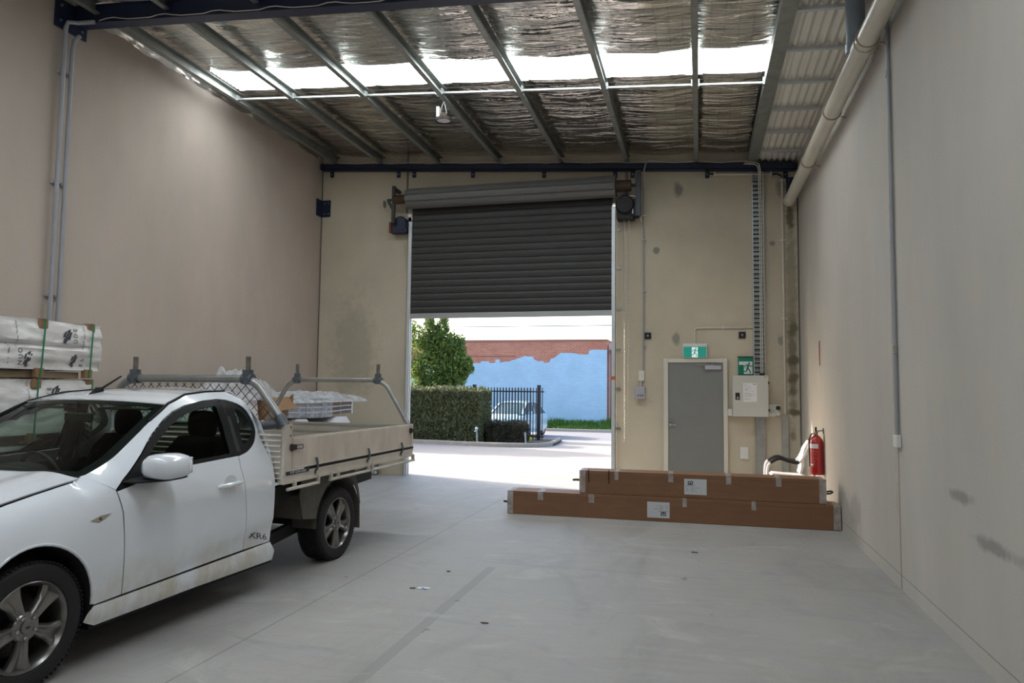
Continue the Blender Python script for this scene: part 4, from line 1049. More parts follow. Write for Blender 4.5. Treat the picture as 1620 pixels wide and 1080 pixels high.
# far inner side is ribbed: horizontal pressed lines
for s in (-1, 1): part('side_ribs', MB().bar(T(.88,s*.95,trw(0)+.09),T(-1.38,s*.95,trw(-1)+.09),.006,.012).bar(T(.88,s*.95,trw(0)+.17),T(-1.38,s*.95,trw(-1)+.17),.006,.012).bar(T(.88,s*.955,trw(0)+.262),T(-1.38,s*.955,trw(-1)+.262),.03,.02), alu, ute, smooth=False)
def hoop(u, hv, top, bend, foot, r, footv):
    P = []
    for s in (-1, 1):
        a = V((s*footv, foot)); b = V((s*hv, top-.01)); c = V((s*(hv-bend), top))
        seq = [a]+[(a.lerp(b,.80)*(1-t)**2+b*2*t*(1-t)+V((s*(hv-.14), top))*t*t) for t in [k/8 for k in range(9)]]
        P.append(seq if s < 0 else seq[::-1])
    return [T(u, p.x, p.y) for p in P[0]+P[1]]
hb = part('front_hoop', MB().tube(hoop(.985,.66,1.66,.1,1.31,.034,.945), .034, 14), tubem, ute)
rh = part('rear_hoop', MB().tube([T(U1+.03,-.955,trw(U1)),T(U1+.03,-.955,1.17)]+hoop(U1+.03,.62,1.685,.1,1.19,.028,.93)+[T(U1+.03,.955,1.17),T(U1+.03,.955,trw(U1))], .026, 12), tubem, ute)
for par, u, vs_, top, r in ((hb,.985,(-.57,.59),1.66,.034),(rh,U1+.03,(-.53,.54),1.685,.026)):
    for v in vs_:
        p = part('spigot_clamp', MB().cyl(T(u,v,top-.045),T(u,v,top+.075),r+.011,n=14).cyl(T(u,v-.05,top),T(u,v+.05,top),r+.009,n=14), fitting, par)
        part('spigot', MB().cyl(T(u,v,top+.07),T(u,v,top+.185),.022,n=12), pm('spigot_worn', (.30,.27,.24), .35, .8, var=.4, vs=20) if 'spigot_worn' not in bpy.data.materials else bpy.data.materials['spigot_worn'], p)
for s in (1,-1):
    part('hoop_foot', MB().cyl(T(.985,s*.955,1.28),T(.985,s*.90,1.36),.046,n=16).cyl(T(.985,s*.955,1.30),T(.985,s*.70,1.27),.036,n=14), fitting, hb)
part('lower_bar', MB().cyl(T(.985,-.9,1.275),T(.985,.9,1.275),.026,n=12), tubem, hb)
# diamond mesh on the headboard
def inhoop(v, w): return w < 1.625 and w > 1.30 and abs(v) < .90-(w-1.30)*.80
m = MB()
for k in range(-40, 41):
    for sg in (1, -1):
        run = []
        for i in range(0, 34):
            w = 1.295+i*.0105; v = k*.088+sg*(w-1.295)*1.0
            if inhoop(v, w): run.append(T(.985+.004*sg, v, w))
            else:
                if len(run) > 1: m.tube([run[0], run[-1]], .0032, 5)
                run = []
        if len(run) > 1: m.tube([run[0], run[-1]], .0032, 5)
part('headboard_mesh', m, pm('mesh_wire', (.06,.055,.05), .6, .5), hb, smooth=False)
# ---------------------------------------------------------------- long cartons
def carton_mat(name):
    return pm(name, srgb(136,98,70), .6, var=.16, vs=2.5, stretch=(1,3,6), bump=.12, bs=25)
cmat = carton_mat('cardboard')
tape = film('clear_tape', (.75,.74,.72), .45, .15)
labm = pm('label_paper', (.62,.63,.66), .5)
def carton(label, p0, p1, z0, h, dep, taps):
    """long flat carton whose front bottom edge runs p0..p1"""
    a, b = V((*p0, z0)), V((*p1, z0)); d = (b-a); L = d.length; d.normalize(); nrm = V((-d.y, d.x, 0))
    t = thing('long_carton', label, 'carton', (a+b)/2+nrm*dep/2, 'long flat cartons')
    P = lambda s, q, z: a+d*s+nrm*q+V((0,0,z))
    def blk(mb, s0, s1, q0, q1, z0_, z1_):
        return mb.add([P(s0,q0,z0_),P(s1,q0,z0_),P(s1,q1,z0_),P(s0,q1,z0_),P(s0,q0,z1_),P(s1,q0,z1_),P(s1,q1,z1_),P(s0,q1,z1_)], F6)
    part('box_body', blk(MB(), 0, L, 0, dep, 0, h), cmat, t, bevel=.006)
    part('lid_flap', blk(blk(MB(), .02, L-.02, -.003, dep*.49, h-.045, h+.003), .02, L-.02, dep*.51, dep+.002, h-.045, h+.003), cmat, t, bevel=.003)
    def strip(s0, s1, zl): part('packing_tape', MB().add([P(s0,-.0062,zl),P(s1,-.0062,zl),P(s1,-.0062,h+.0055),P(s0,-.0062,h+.0055),P(s1,dep*.98,h+.0055),P(s0,dep*.98,h+.0055)], [(0,1,2,3),(3,2,4,5)]), tape, t, smooth=False, recalc=False)
    for s, w in taps: strip(s, s+w, h-.10)
    for s in (.0, L-.075): strip(s-.002, s+.077, .01)
    return t, P, L
t, P, L = carton('longer brown carton lying on the floor underneath the shorter one', (-2.40,8.955), (1.585,9.05), 0, .292, .33, [(.40,.07),(1.05,.07),(2.2,.05),(3.0,.05)])
hn = lambda pts, r=.011: MB().tube(pts, r, 8)
part('end_handle', hn([P(.0,.12,.13), P(-.05,.12,.135), P(-.075,.14,.135), P(-.06,.16,.13), P(.0,.17,.13)], .014), black, t, label='black webbing handle at end')
def stick(t, P, s0, s1, z0, z1, flip):
    m = MB(); w = s1-s0; h = z1-z0
    q = lambda mb, a, b, c, d_, o: mb.add([P(s0+w*a,-o,z0+h*c),P(s0+w*b,-o,z0+h*c),P(s0+w*b,-o,z0+h*d_),P(s0+w*a,-o,z0+h*d_)], [(0,1,2,3)])
    l = part('shipping_label', q(MB(), 0, 1, 0, 1, .0042), labm, t)
    ink_ = MB(); lg = MB(); wh = MB()
    F = (lambda a, b, c, d_: (1-b, 1-a, 1-d_, 1-c)) if flip else (lambda a, b, c, d_: (a, b, c, d_))
    q(lg, *F(.16,.39,.62,.86), .0047); q(wh, *F(.20,.35,.76,.81), .0051); q(wh, *F(.20,.235,.68,.78), .0051); q(wh, *F(.315,.35,.68,.78), .0051)
    q(ink_, *F(.06,.50,.55,.585), .0047)
    for k, (a, b) in enumerate(((.06,.12),(.28,.46),(.52,.70),)): q(ink_, *F(a,b,.42,.45), .0047)
    for k in range(3): q(ink_, *F(.08,.20,.35-.07*k,.37-.07*k), .0047); q(ink_, *F(.28,.28+(.24,.14,.3)[k],.35-.07*k,.37-.07*k), .0047)
    part('printed_lines', ink_, pm('label_print', (.28,.28,.31), .6) if 'label_print' not in bpy.data.materials else bpy.data.materials['label_print'], l, recalc=False)
    part('label_logo', lg, pm('label_logo', (.03,.05,.07), .5) if 'label_logo' not in bpy.data.materials else bpy.data.materials['label_logo'], l, recalc=False)
    part('logo_arch', wh, labm, l, recalc=False)
stick(t, P, 1.775, 2.045, .045, .238, True)
t, P, L = carton('shorter brown carton lying on top of the longer carton', (-1.47,9.0), (1.435,9.055), .2975, .285, .31, [(.44,.05),(1.10,.06),(1.78,.06),(2.35,.06)])
stick(t, P, 1.29, 1.555, .045, .235, False)
for s in (.115, .37):
    m = MB(); 
    m.tube([P(s,.02,.293), P(s,-.004,.290), P(s,-.010,.27), P(s+.005,-.010,.14)], .007, 6)
    part('webbing_strap', m, black, t)
part('end_handle', hn([P(0,.10,.155), P(-.06,.10,.155), P(-.095,.12,.15), P(-.06,.15,.15), P(0,.15,.15)], .014), pm('olive_webbing', (.09,.075,.05), .7), t)
part('end_handle', hn([P(L,.05,.14), P(L+.06,.06,.15), P(L+.085,.08,.135), P(L+.06,.10,.115), P(L,.10,.11)], .010), black, t, label='black webbing loop')

# ---------------------------------------------------------------- chair in the sunny corner
t = thing('armchair', 'white tubular armchair with black arm grips in the sunlit corner behind the cartons', 'chair', (1.25,11.12,0))
wt = pm('chair_white', (.78,.77,.76), .35)
cp = [(.945,0,.0),(.945,0,.36),(.95,0,.48),(.975,0,.565),(1.06,0,.63),(1.14,0,.648),(1.25,0,.61),(1.36,0,.598),(1.42,0,.64),(1.47,0,.74),(1.53,0,.86)]
for y in (10.93,11.32):
    pts = [tuple(p) for p in [(q[0], y, q[2]) for q in cp]]
    fine = []
    for i in range(len(pts)-1):
        p0, p1, p2, p3 = (V(pts[max(i-1,0)]), V(pts[i]), V(pts[i+1]), V(pts[min(i+2,len(pts)-1)]))
        fine += [.5*((2*p1)+(-p0+p2)*q+(2*p0-5*p1+4*p2-p3)*q*q+(-p0+3*p1-3*p2+p3)*q**3) for q in (0,.25,.5,.75)]
    fine.append(V(pts[-1]))
    a = part('arm_frame', MB().tube(fine, .018, 10), wt, t)
    part('arm_grip', MB().tube(fine[13:30], .0225, 10), black, a)
    part('leg', MB().tube([(1.42,y,.36),(1.47,y,.0)], .017, 10), wt, t)
part('seat', MB().loft([[(x,y,z) for x, z in ((.995,.40),(1.03,.435),(1.20,.425),(1.42,.42),(1.47,.43),(1.47,.385),(1.02,.38))] for y in (10.97,11.28)]), pm('seat_pale', (.66,.58,.60), .6), t, bevel=.01)
part('seat_base', MB().box((1.05,10.97,.345),(1.485,11.28,.377)), black, t, bevel=.01)
part('backrest', MB().loft([[(x,y,z) for x, z in ((1.42,.435),(1.455,.55),(1.45,.64),(1.50,.78),(1.55,.90),(1.53,.905),(1.46,.80),(1.41,.62),(1.405,.52),(1.385,.44))] for y in (10.97,11.28)]), wt, t, bevel=.008)

# ---------------------------------------------------------------- small floor things
o = solo('paper_scrap', MB().grid(lambda a, b: (-2.20+.09*a+.02*b, 5.40+.055*b, .004+.006*math.sin(6*a)*math.sin(PI*b)), 8, 4), pm('scrap_white', (.80,.83,.90), .4), 'small white and blue paper scrap lying on the floor', 'paper', recalc=False)
part('blue_print', MB().grid(lambda a, b: (-2.165+.045*a+.02*b, 5.413+.012*b, .0055+.006*math.sin(6*(.39+.5*a))*math.sin(PI*.35)), 6, 2), pm('scrap_blue', (.05,.16,.50), .4), o, recalc=False)
part('brown_end', MB().box((-2.25,5.395,.001),(-2.205,5.425,.004)), brownst, o)
random.seed(21)
for k, (x, y) in enumerate(((-2.13,5.98),(-1.43,4.76),(-.05,7.4))):
    m = MB(); n = 9; r = (.022,.026,.035)[k]
    m.prism([(x+r*random.uniform(.6,1.2)*math.cos(2*PI*i/n), y+.5*r*random.uniform(.6,1.2)*math.sin(2*PI*i/n), .001) for i in range(n)], (0,0,.006))
    solo('floor_crumb', m, pm('crumb', (.09,.085,.075), .9) if 'crumb' not in bpy.data.materials else bpy.data.materials['crumb'], ('dark crumb on floor behind the white paper scrap','dark crumb on the floor in front of the paper scrap beside the grey strip','dark crumb on the floor in front of the long cartons')[k], 'crumb', 'floor crumbs')
t = thing('steel_keg', 'dented steel keg standing on the floor by the left door pillar behind the ute', 'keg', (-5.85,12.13,0))
part('barrel', MB().lathe([(.0,.01),(.11,.0),(.125,.02),(.125,.06),(.118,.07),(.128,.09),(.130,.15),(.120,.165),(.130,.18),(.130,.24),(.12,.26),(.125,.275),(.122,.31),(.11,.315),(.10,.29),(0,.29)],(-5.85,12.13,0),n=28,cap=False), pm('keg_steel', (.36,.36,.35), .35, .85, var=.4, vs=8), t)
part('tap_fitting', MB().cyl((-5.85,12.13,.29),(-5.85,12.13,.33),.03), steel, t)

# ---------------------------------------------------------------- timber packs on the left
wrapm = NT('printed_wrap')
wv = wrapm.scale((1,.9,2.2))
n1 = wrapm.ramp(wrapm.noise(2.6, 6, .62, wv, .4), .3, .7)
wrapm.set(col=wrapm.mix(n1, srgb(200,197,197), srgb(240,237,236)), rough=.36)
wrapm.bump(wrapm.noise(3.5, 6, .62, wrapm.scale((1,.8,2.4)), .25), .35, .04); wrapm = wrapm.m
greens = pm('green_strap', (.01,.22,.10), .4); kraft = pm('kraft_board', (.33,.19,.10), .75, var=.2)
wood = pm('raw_timber', (.30,.22,.14), .75, var=.3, vs=6, stretch=(4,.6,4))
wink = pm('wrap_print', (.05,.055,.075), .5); wblu = pm('wrap_print_grey', (.20,.21,.25), .5)
FX = -6.0
def pack(name, label, y0, y1, z0, z1, seams, seed, straps, prints, group='wrapped timber packs', end_bulge=.03):
    t = thing(name, label, 'timber pack', (FX-.45,(y0+y1)/2,z0), group)
    random.seed(seed)
    def fx(y, z):
        q = .5-.5*math.cos(2*PI*min(1,max(0,(z-z0)/(z1-z0)))); b = .018
        for s in seams: b -= .045*sst(y1+.02, y1-.35, y)*math.exp(-((z-s-.02*noise.noise(V((y*1.2,seed,0))))/.018)**2)
        b += .030*noise.noise(V((y*2.2,z*7,seed)))+.016*noise.noise(V((y*6,z*16,seed+3)))
        return FX+b-.02*(1-q)**3
    NY, NZ = int((y1-y0)/.03), 26
    m = MB().grid(lambda a, b: (fx(y0+(y1-y0)*a, z0+(z1-z0)*b), y0+(y1-y0)*a, z0+(z1-z0)*b+.012*noise.noise(V((a*9,b*3,seed)))), NY, NZ)
    m.grid(lambda a, b: (fx(y0+(y1-y0)*a, z1)-.92*b, y0+(y1-y0)*a, z1+.012*noise.noise(V((a*9,3-b,seed)))), NY, 6)
    m.grid(lambda a, b: (fx(y1, z0+(z1-z0)*b)-.92*a, y1+end_bulge*math.sin(PI*a)*math.sin(PI*b)+.012*noise.noise(V((a*9,b*9,seed))), z0+(z1-z0)*b), 14, 14)
    m.grid(lambda a, b: (fx(y0, z0+(z1-z0)*b)-.92*a, y0, z0+(z1-z0)*b), 6, 6)
    m.box((FX-.93,y0,z0),(FX-.06,y1-.02,z1-.02))
    part('plastic_wrap', m, wrapm, t, recalc=False)
    for y in straps:
        s = part('strap', MB().bar((FX+.030,y,z0-.07),(FX+.034,y+.02,z1+.006),.016,.004,(1,0,0)).bar((FX+.034,y+.02,z1+.012),(FX-.9,y+.02,z1+.016),.016,.004), greens, t)
        part('corner_protector', MB().box((fx(y,z1)-.03,y-.025,z1-.075),(fx(y,z1)+.016,y+.065,z1+.014)), kraft, s)
        part('corner_protector', MB().box((FX-.03,y-.045,z0-.075),(FX+.022,y+.04,z0+.012)), kraft, s)
    for (kind, y, z, sc) in prints:
        X = FX+.05
        if kind.startswith('logo'):
            m = MB()
            for a, b, c_, d_ in ((0,.0,.05,.16),(.02,.14,.09,.30),(-.05,.02,-.01,.13),(.03,.27,.10,.33),(.0,-.03,.08,.02),(.075,.10,.13,.27),(-.045,.15,-.005,.27)):
                pts = [(y+sc*a, z+sc*b),(y+sc*(a+.05), z+sc*(b-.01)),(y+sc*(c_+.05), z+sc*d_),(y+sc*c_, z+sc*(d_-.01))]
                m.add([(fx(p, q)+.006, p, q) for p, q in pts], [(0,1,2,3)])
            part('printed_logo', m, wink, t, recalc=False)
        elif kind == 'fine':
            m = MB()
            for k in range(14):
                zz_ = z+sc*(k*.022); 
                if random.random() < .8:
                    yy = y+random.uniform(-.004,.004); m.add([(fx(yy, zz_)+.005, yy, zz_),(fx(yy+.006, zz_)+.005, yy+.009, zz_),(fx(yy+.006,zz_+.012)+.005, yy+.009, zz_+.014),(fx(yy,zz_+.012)+.005, yy, zz_+.014)], [(0,1,2,3)])
            part('fine_print', m, wblu, t, recalc=False)
        else:
            for k, ch in enumerate(kind):
                zz_ = z+sc*1.35*k
                text('printed_letter', ch, sc*1.5, wink, frame((fx(y, zz_)+.007, y, zz_), (0,0,1), (0,-1,0)), t, ext=.0004)
    return t
pack('timber_pack', 'topmost white wrapped timber pack with green straps against the left wall', 1.4, 6.0, 1.735, 2.20, (1.965,), 3, (5.31,5.86),
     [('UDE',5.68,2.02,.042),('logo',5.56,1.99,.45),('fine',5.78,1.95,.8),('fine',5.05,1.92,.9),('fine',4.98,1.78,.6),('NUO',5.10,1.79,.042),('logo',5.15,1.77,.40),('OIE',4.86,2.03,.045),('logo',4.78,2.02,.5),('logo',5.66,1.78,.35),('EL',5.78,1.79,.04)])
pack('timber_pack', 'white wrapped timber pack directly under the topmost pack behind the ute cab', 1.4, 5.93, 1.13, 1.635, (), 7, (5.27,5.88),
     [('OVE',5.42,1.44,.042),('logo',5.46,1.44,.45),('fine',5.20,1.36,.9),('fine',4.9,1.28,.9),('logo',4.7,1.25,.45)])
pack('timber_pack', 'lowest white wrapped timber pack on the floor bearers by the left wall', 1.4, 5.93, .14, 1.03, (.55,), 11, (5.27,5.88), [('fine',5.1,.6,.9)])
bi = 0
for zb, tx in ((0,'under the lowest timber pack'),(1.045,'between the two lower timber packs'),(1.65,'under the topmost timber pack')):
    for y, tw in ((2.0,'at its far left end'),(3.6,'at its middle'),(5.24,'near its first strap'),(5.84,'at its right end')):
        h = .12 if zb == 0 else .068
        solo('timber_bearer', MB().box((FX-.92,y-.05,zb+.003),(FX-(.33 if zb > 1.5 else .036),y+.05,zb+h)), wood, 'raw timber bearer %s, %s' % (tx, tw), 'bearer', 'timber bearers', bevel=.004)
solo('timber_plank', MB().box((FX-.30,1.5,1.655),(FX-.045,5.80,1.718)), wood, 'long raw timber plank lying between upper and middle packs', 'plank', bevel=.004)

# ---------------------------------------------------------------- goods stacked beyond the ute tray
clear = film('clear_wrap', (.74,.77,.82), .55, .18); wrapc = film('stretch_film', (.70,.76,.86), .32, .12)
clear2 = film('crumpled_wrap', (.66,.67,.70), .5, .25)
boardm = pm('brown_board', (.16,.085,.06), .55, var=.35, vs=8); paleb = pm('pale_board', (.62,.52,.38), .6, var=.2); foam = pm('white_foam', (.70,.69,.70), .75, var=.1)
bluew = pm('blue_white_board', (.48,.54,.68), .35, var=.3, vs=9, stretch=(1,1,8))
# tall pack behind the headboard mesh
FX2 = FX
FX = -5.86
pack('timber_pack', 'bulky white wrapped pack standing behind the headboard mesh of the ute', 6.35, 8.55, .14, 1.50, (.6,1.05), 17, (7.2,), [('fine',7.6,1.2,.9),('OU',7.8,1.25,.04)])
FX = FX2
for y in (6.7,8.2): solo('timber_bearer', MB().box((-6.75,y-.05,.003),(-5.87,y+.05,.12)), wood, 'raw timber bearer under the bulky pack, %s one' % ('nearer' if y < 7 else 'farther'), 'bearer', 'timber bearers', bevel=.004)
def crumple(x0, x1, y0, y1, z0, amp, seed, drop=.2, fr=2.2):
    def f(a, b):
        x = x0+(x1-x0)*a; y = y0+(y1-y0)*b
        h = .5+.5*noise.noise(V((a*fr, b*fr*1.3, seed)))+.35*noise.noise(V((a*fr*3, b*fr*3.5, seed+2)))
        edge = min(1, 4*min(a, 1-a), 4*min(b, 1-b))
        return (x+.05*noise.noise(V((a*5,b*5,seed+9))), y+.05*noise.noise(V((a*5,b*6,seed+5))), z0+amp*h*edge-drop*max(0,(a-.78)/.22)**1.5)
    return MB().grid(f, 46, 60)
solo('plastic_sheet', crumple(-6.45,-5.82,8.0,9.05,1.53,.46,5,.12), clear2, 'crumpled clear plastic heaped on the bulky pack behind the ute headboard', 'plastic sheet', 'loose plastic sheets', recalc=False)
t = thing('cardboard_box', 'open brown cardboard box wedged between bulky pack and the board bundle', 'box', (-6.0,8.85,1.02))
part('box_body', MB().box((-6.4,8.62,1.09),(-5.72,9.07,1.44)), kraft, t, bevel=.005)
part('box_flap', MB().add([(-5.72,8.62,1.44),(-5.72,9.07,1.46),(-5.58,9.12,1.30),(-5.58,8.60,1.26)], [(0,1,2,3)]).add([(-5.72,9.07,1.30),(-5.72,9.07,1.44),(-5.64,9.085,1.50),(-5.64,9.08,1.36)], [(0,1,2,3)]), kraft, t, solid=.004)
# base crates with foam, then the sagging bundle
solo('foam_slab_stack', MB().box((-6.7,8.60,.14),(-5.74,11.05,1.0)), foam, 'white foam packed pallet base beneath the board bundle', 'pallet load', bevel=.01)
for y in (8.9,10.7): solo('timber_bearer', MB().box((-6.7,y-.05,.003),(-5.76,y+.05,.133)), wood, 'raw timber bearer under the foam pallet base, %s one' % ('nearer' if y < 9.5 else 'farther'), 'bearer', 'timber bearers', bevel=.004)
for k, (y0, y1, l) in enumerate(((9.08,9.75,'nearer'),(10.25,11.0,'farther'))):
    m = MB().add([(-6.5,y0,1.003),(-5.72,y0,1.003),(-5.72,y1,1.003),(-6.5,y1,1.003),(-6.5,y0+.05,1.10),(-5.73,y0+.28,1.125),(-5.73,y1-.12,1.115),(-6.5,y1,1.10)], F6)
    solo('foam_block', m, foam, 'folded white foam piece under the board bundle, %s one' % l, 'foam', 'foam pieces', bevel=.012)
t = thing('board_bundle', 'strapped bundle of brown and pale flat boards wrapped in plastic beyond the tray', 'board bundle', (-6.1,10.1,1.17))
random.seed(4)
for k in range(11):
    z = 1.172+.0235*k; y0 = 9.10+random.uniform(-.015,.02); y1 = 11.05+random.uniform(-.06,.03)
    sag = lambda s: -.028*math.sin(PI*min(1, s*1.1))*(1-k/14)
    x1 = -5.74+random.uniform(-.008,.008)
    m = MB().loft([[(-6.5,y0+(y1-y0)*s,z+sag(s)),(x1,y0+(y1-y0)*s,z+sag(s)),(x1,y0+(y1-y0)*s,z+.0205+sag(s)),(-6.5,y0+(y1-y0)*s,z+.0205+sag(s))] for s in [i/10 for i in range(11)]])
    part('board', m, paleb if k in (8,9) else (bluew if k in (2,5) else boardm), t, smooth=False)
part('stretch_wrap', MB().grid(lambda a, b: (-5.722+.006*noise.noise(V((a*30,b*8,2))), 9.08+1.30*a, 1.15+.30*b-.03*math.sin(PI*a*.6)*(1-b)), 60, 14), wrapc, t, recalc=False)
for y in (9.6,10.05,10.62): part('strap', MB().tube([(-6.5,y,1.435),(-5.71,y,1.435),(-5.708,y,1.14)], .004, 5), pm('grey_strap', (.5,.55,.58), .4) if 'grey_strap' not in bpy.data.materials else bpy.data.materials['grey_strap'], t)
part('white_end_card', MB().box((-6.3,11.06,1.16),(-5.74,11.10,1.36)), foam, t)
solo('plastic_sheet', crumple(-6.55,-5.66,9.12,11.5,1.45,.12,12,.09,3.0), clear, 'loose clear plastic sheet draped over the top of board bundle', 'plastic sheet', 'loose plastic sheets', recalc=False)
# ---------------------------------------------------------------- outside
gz0 = lambda y: -.022*(min(y, 28)-12.46)
yard = concrete('yard_concrete', srgb(160,154,148), srgb(148,143,138), srgb(164,155,146), rough=.85)
m = MB().grid(lambda a, b: (-45+80*a, 12.46+14.6*b, gz0(12.46+14.6*b)), 2, 20)
struct('ground_yard', m, yard, recalc=False)
m = MB().grid(lambda a, b: (-45+80*a, 27.06+6*b, gz0(27.06+6*b)-.012), 2, 4)
struct('road', m, pm('asphalt', srgb(140,139,143), .9, var=.12, vs=8), recalc=False)
struct('kerb_1', MB().bar((-45,33.1,-.30),(35,33.1,-.30),.2,.14,(0,0,1)), yard, smooth=False)
m = MB().grid(lambda a, b: (-45+80*a, 33.2+30*b, -.29), 2, 2); struct('ground_verge', m, pm('verge_soil', (.10,.11,.05), .95), recalc=False)
# garden bed kerb following its curve
kc = [(-30,22.2),(-12,21.95),(-9.1,21.77),(-6.6,21.33),(-5.6,21.35),(-4.95,21.75),(-4.62,22.5),(-4.7,24.2),(-4.9,25.9)]
def smooth_path(p, n=6):
    out = []
    for i in range(len(p)-1):
        p0 = V(p[max(i-1,0)]); p1 = V(p[i]); p2 = V(p[i+1]); p3 = V(p[min(i+2,len(p)-1)])
        for k in range(n):
            t = k/n; out.append(.5*((2*p1)+(-p0+p2)*t+(2*p0-5*p1+4*p2-p3)*t*t+(-p0+3*p1-3*p2+p3)*t**3))
    out.append(V(p[-1])); return out
ks = smooth_path(kc)
m = MB(); secs = []
for i, p in enumerate(ks):
    d = (ks[min(i+1,len(ks)-1)]-ks[max(i-1,0)]).normalized(); nn = V((-d.y, d.x)); g = gz0(p.y)
    secs.append([(p.x+nn.x*o, p.y+nn.y*o, g+z) for o, z in ((-.0,-.05),(0,.10),(.03,.13),(.15,.13),(.15,-.05))])
m.loft(secs); struct('kerb_2', m, pm('kerb_concrete', srgb(150,142,132), .9, var=.25, vs=5))
sp = [(p.x, p.y) for p in ks]+[(-5.2,26.2),(-30,26.2)]
m = MB().prism([(x, y+.1 if y < 25 else y, gz0(y)-.02) for x, y in sp], (0,0,.09)); struct('ground_bed', m, pm('bed_soil', (.045,.035,.028), .95, var=.4, vs=12))

def leafmat(name, c1, c2, c3):
    t = NT(name)
    g = t.n.new('ShaderNodeNewGeometry')
    rp = t.n.new('ShaderNodeValToRGB'); e = rp.color_ramp.elements
    e[0].color = (*c1,1); e[1].color = (*c3,1); e[1].position = 1; x = rp.color_ramp.elements.new(.5); x.color = (*c2,1)
    t.L(g.outputs['Random Per Island'], rp.inputs[0])
    t.set(col=rp.outputs[0], rough=.55)
    tr = t.n.new('ShaderNodeBsdfTranslucent'); t.L(rp.outputs[0], tr.inputs[0]); mx = t.n.new('ShaderNodeMixShader'); mx.inputs[0].default_value = .35
    t.L(t.p.outputs[0], mx.inputs[1]); t.L(tr.outputs[0], mx.inputs[2]); t.L(mx.outputs[0], t.out.inputs[0])
    return t.m
def leaf(m, c, s, rn, up=.3, asp=2.0):
    d = V((rn.gauss(0,1), rn.gauss(0,1), rn.gauss(0,1)+up)).normalized(); n = d.orthogonal().normalized(); n = Matrix.Rotation(rn.uniform(0,2*PI), 3, d) @ n
    a = d*s*asp*.5; b = n*s*.5; k = d.cross(n)*s*.18
    m.add([c-a, c+b+k, c+a, c-b+k], [(0,1,2,3)])
def clump(m, c, r, n, s, rn, up=.3):
    for _ in range(n):
        v = V((rn.gauss(0,1), rn.gauss(0,1), rn.gauss(0,1))).normalized()*rn.uniform(.55,1.05)
        p = V(c)+V((v.x*r[0], v.y*r[1], v.z*r[2]))
        leaf(m, p, s*rn.uniform(.7,1.3), rn, up)
treel = leafmat('tree_leaf', (.06,.12,.03), (.13,.22,.045), (.34,.40,.09))
hedgel = leafmat('hedge_leaf', (.055,.075,.032), (.11,.13,.055), (.23,.22,.11))
smalll = leafmat('small_hedge_leaf', (.03,.04,.02), (.055,.06,.03), (.09,.06,.05))
bark = pm('bark', (.09,.07,.05), .9, var=.4, vs=12)
def tree(name, label, base, clumps, seed, dens_=1.0, ls=.085, group=None):
    rn = random.Random(seed)
    t = thing(name, label, 'tree', base, group)
    tm = MB(); b = V(base)
    for c, r, n in clumps:
        e = V(c); mid = V((b.x*.7+e.x*.3, b.y*.7+e.y*.3, b.z+.45*(e.z-b.z)))
        tm.tube([b+V((rn.uniform(-.05,.05),rn.uniform(-.05,.05),0)), mid, e], [.07,.045,.012], 7)
    part('trunk', tm, bark, t)
    m = MB()
    for c, r, n in clumps:
        clump(m, c, r, int(n*dens_), ls, rn, .6)
        # sub tufts break the outline
        for _ in range(int(10*dens_)):
            v = V((rn.gauss(0,1), rn.gauss(0,1), rn.gauss(0,1))).normalized()
            cc = V(c)+V((v.x*r[0],v.y*r[1],v.z*r[2]))*.95
            clump(m, cc, (.13,.13,.26), int(60), ls, rn, .9)
    part('foliage', m, treel, t, smooth=False, recalc=False)
    return t
tree('garden_tree', 'dense green garden tree rising above the hedge left of the blue wall', (-9.9,26.6,-.25),
     [((-10.42,26.6,3.75),(.26,.35,.75),420),((-9.92,26.6,3.85),(.20,.3,.68),330),((-10.15,26.6,3.1),(.5,.5,.7),900),((-9.55,26.6,3.0),(.36,.45,.75),620),((-9.2,26.6,3.0),(.22,.3,.55),300),((-9.15,26.5,2.5),(.34,.4,.42),520),((-8.85,26.5,2.45),(.22,.3,.25),220),((-9.45,26.5,2.1),(.62,.55,.6),1100),((-10.3,26.4,2.3),(.8,.6,.8),1500),((-11.0,26.6,3.1),(.5,.6,1.1),900),((-10.1,26.2,1.5),(1.0,.5,.7),1200)], 1, 1.6, .062)
for k, (x, y, h) in enumerate(((-13.2,22.3,5.4),(-16.3,22.3,6.6),(-19.4,22.4,7.0))):
    tree('garden_tree', ('shade tree in the garden bed nearest the hedge, beside the yard','taller shade tree in the middle of the garden bed','shade tree at the far end of the garden bed')[k], (x,y,-.22), [((x,y-.2,h*.62),(1.25,1.25,h*.36),3200),((x+.5,y-.1,h*.35),(1.0,1.1,h*.28),1800),((x-.4,y+.2,h*.82),(.7,.7,h*.2),900)], 30+k, .8, .15, None)
# big hedge: leaf-filled rounded block
rn = random.Random(9)
def hedge(name, label, x0, x1, y0, y1, z0, z1, n, mat_, s, rag=.12):
    t = thing(name, label, 'hedge', ((x0+x1)/2,(y0+y1)/2,z0))
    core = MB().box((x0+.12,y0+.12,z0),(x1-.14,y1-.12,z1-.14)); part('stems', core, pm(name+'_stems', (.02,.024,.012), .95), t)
    m = MB()
    for _ in range(n):
        x = rn.uniform(x0,x1); y = rn.uniform(y0,y1); z = z0+(z1-z0)*rn.random()
        q = rn.random(); z_ = z
        if q < .5: y = y0+abs(rn.gauss(0,.07))
        elif q < .76: z = z1-abs(rn.gauss(0,.09))+rag*1.5*noise.noise(V((x*2.5,y*2,1)))+(rn.random()**3)*.16
        elif q < .9: x = x1-abs(rn.gauss(0,.07))
        p = V((x+.06*noise.noise(V((x*3,y*3,z*3))), y-.08*noise.noise(V((x*2.2,z*2.2,5))), z))
        leaf(m, p, s*rn.uniform(.7,1.3), rn, 1.2, 2.6)
    part('foliage', m, mat_, t, smooth=False, recalc=False)
    return t
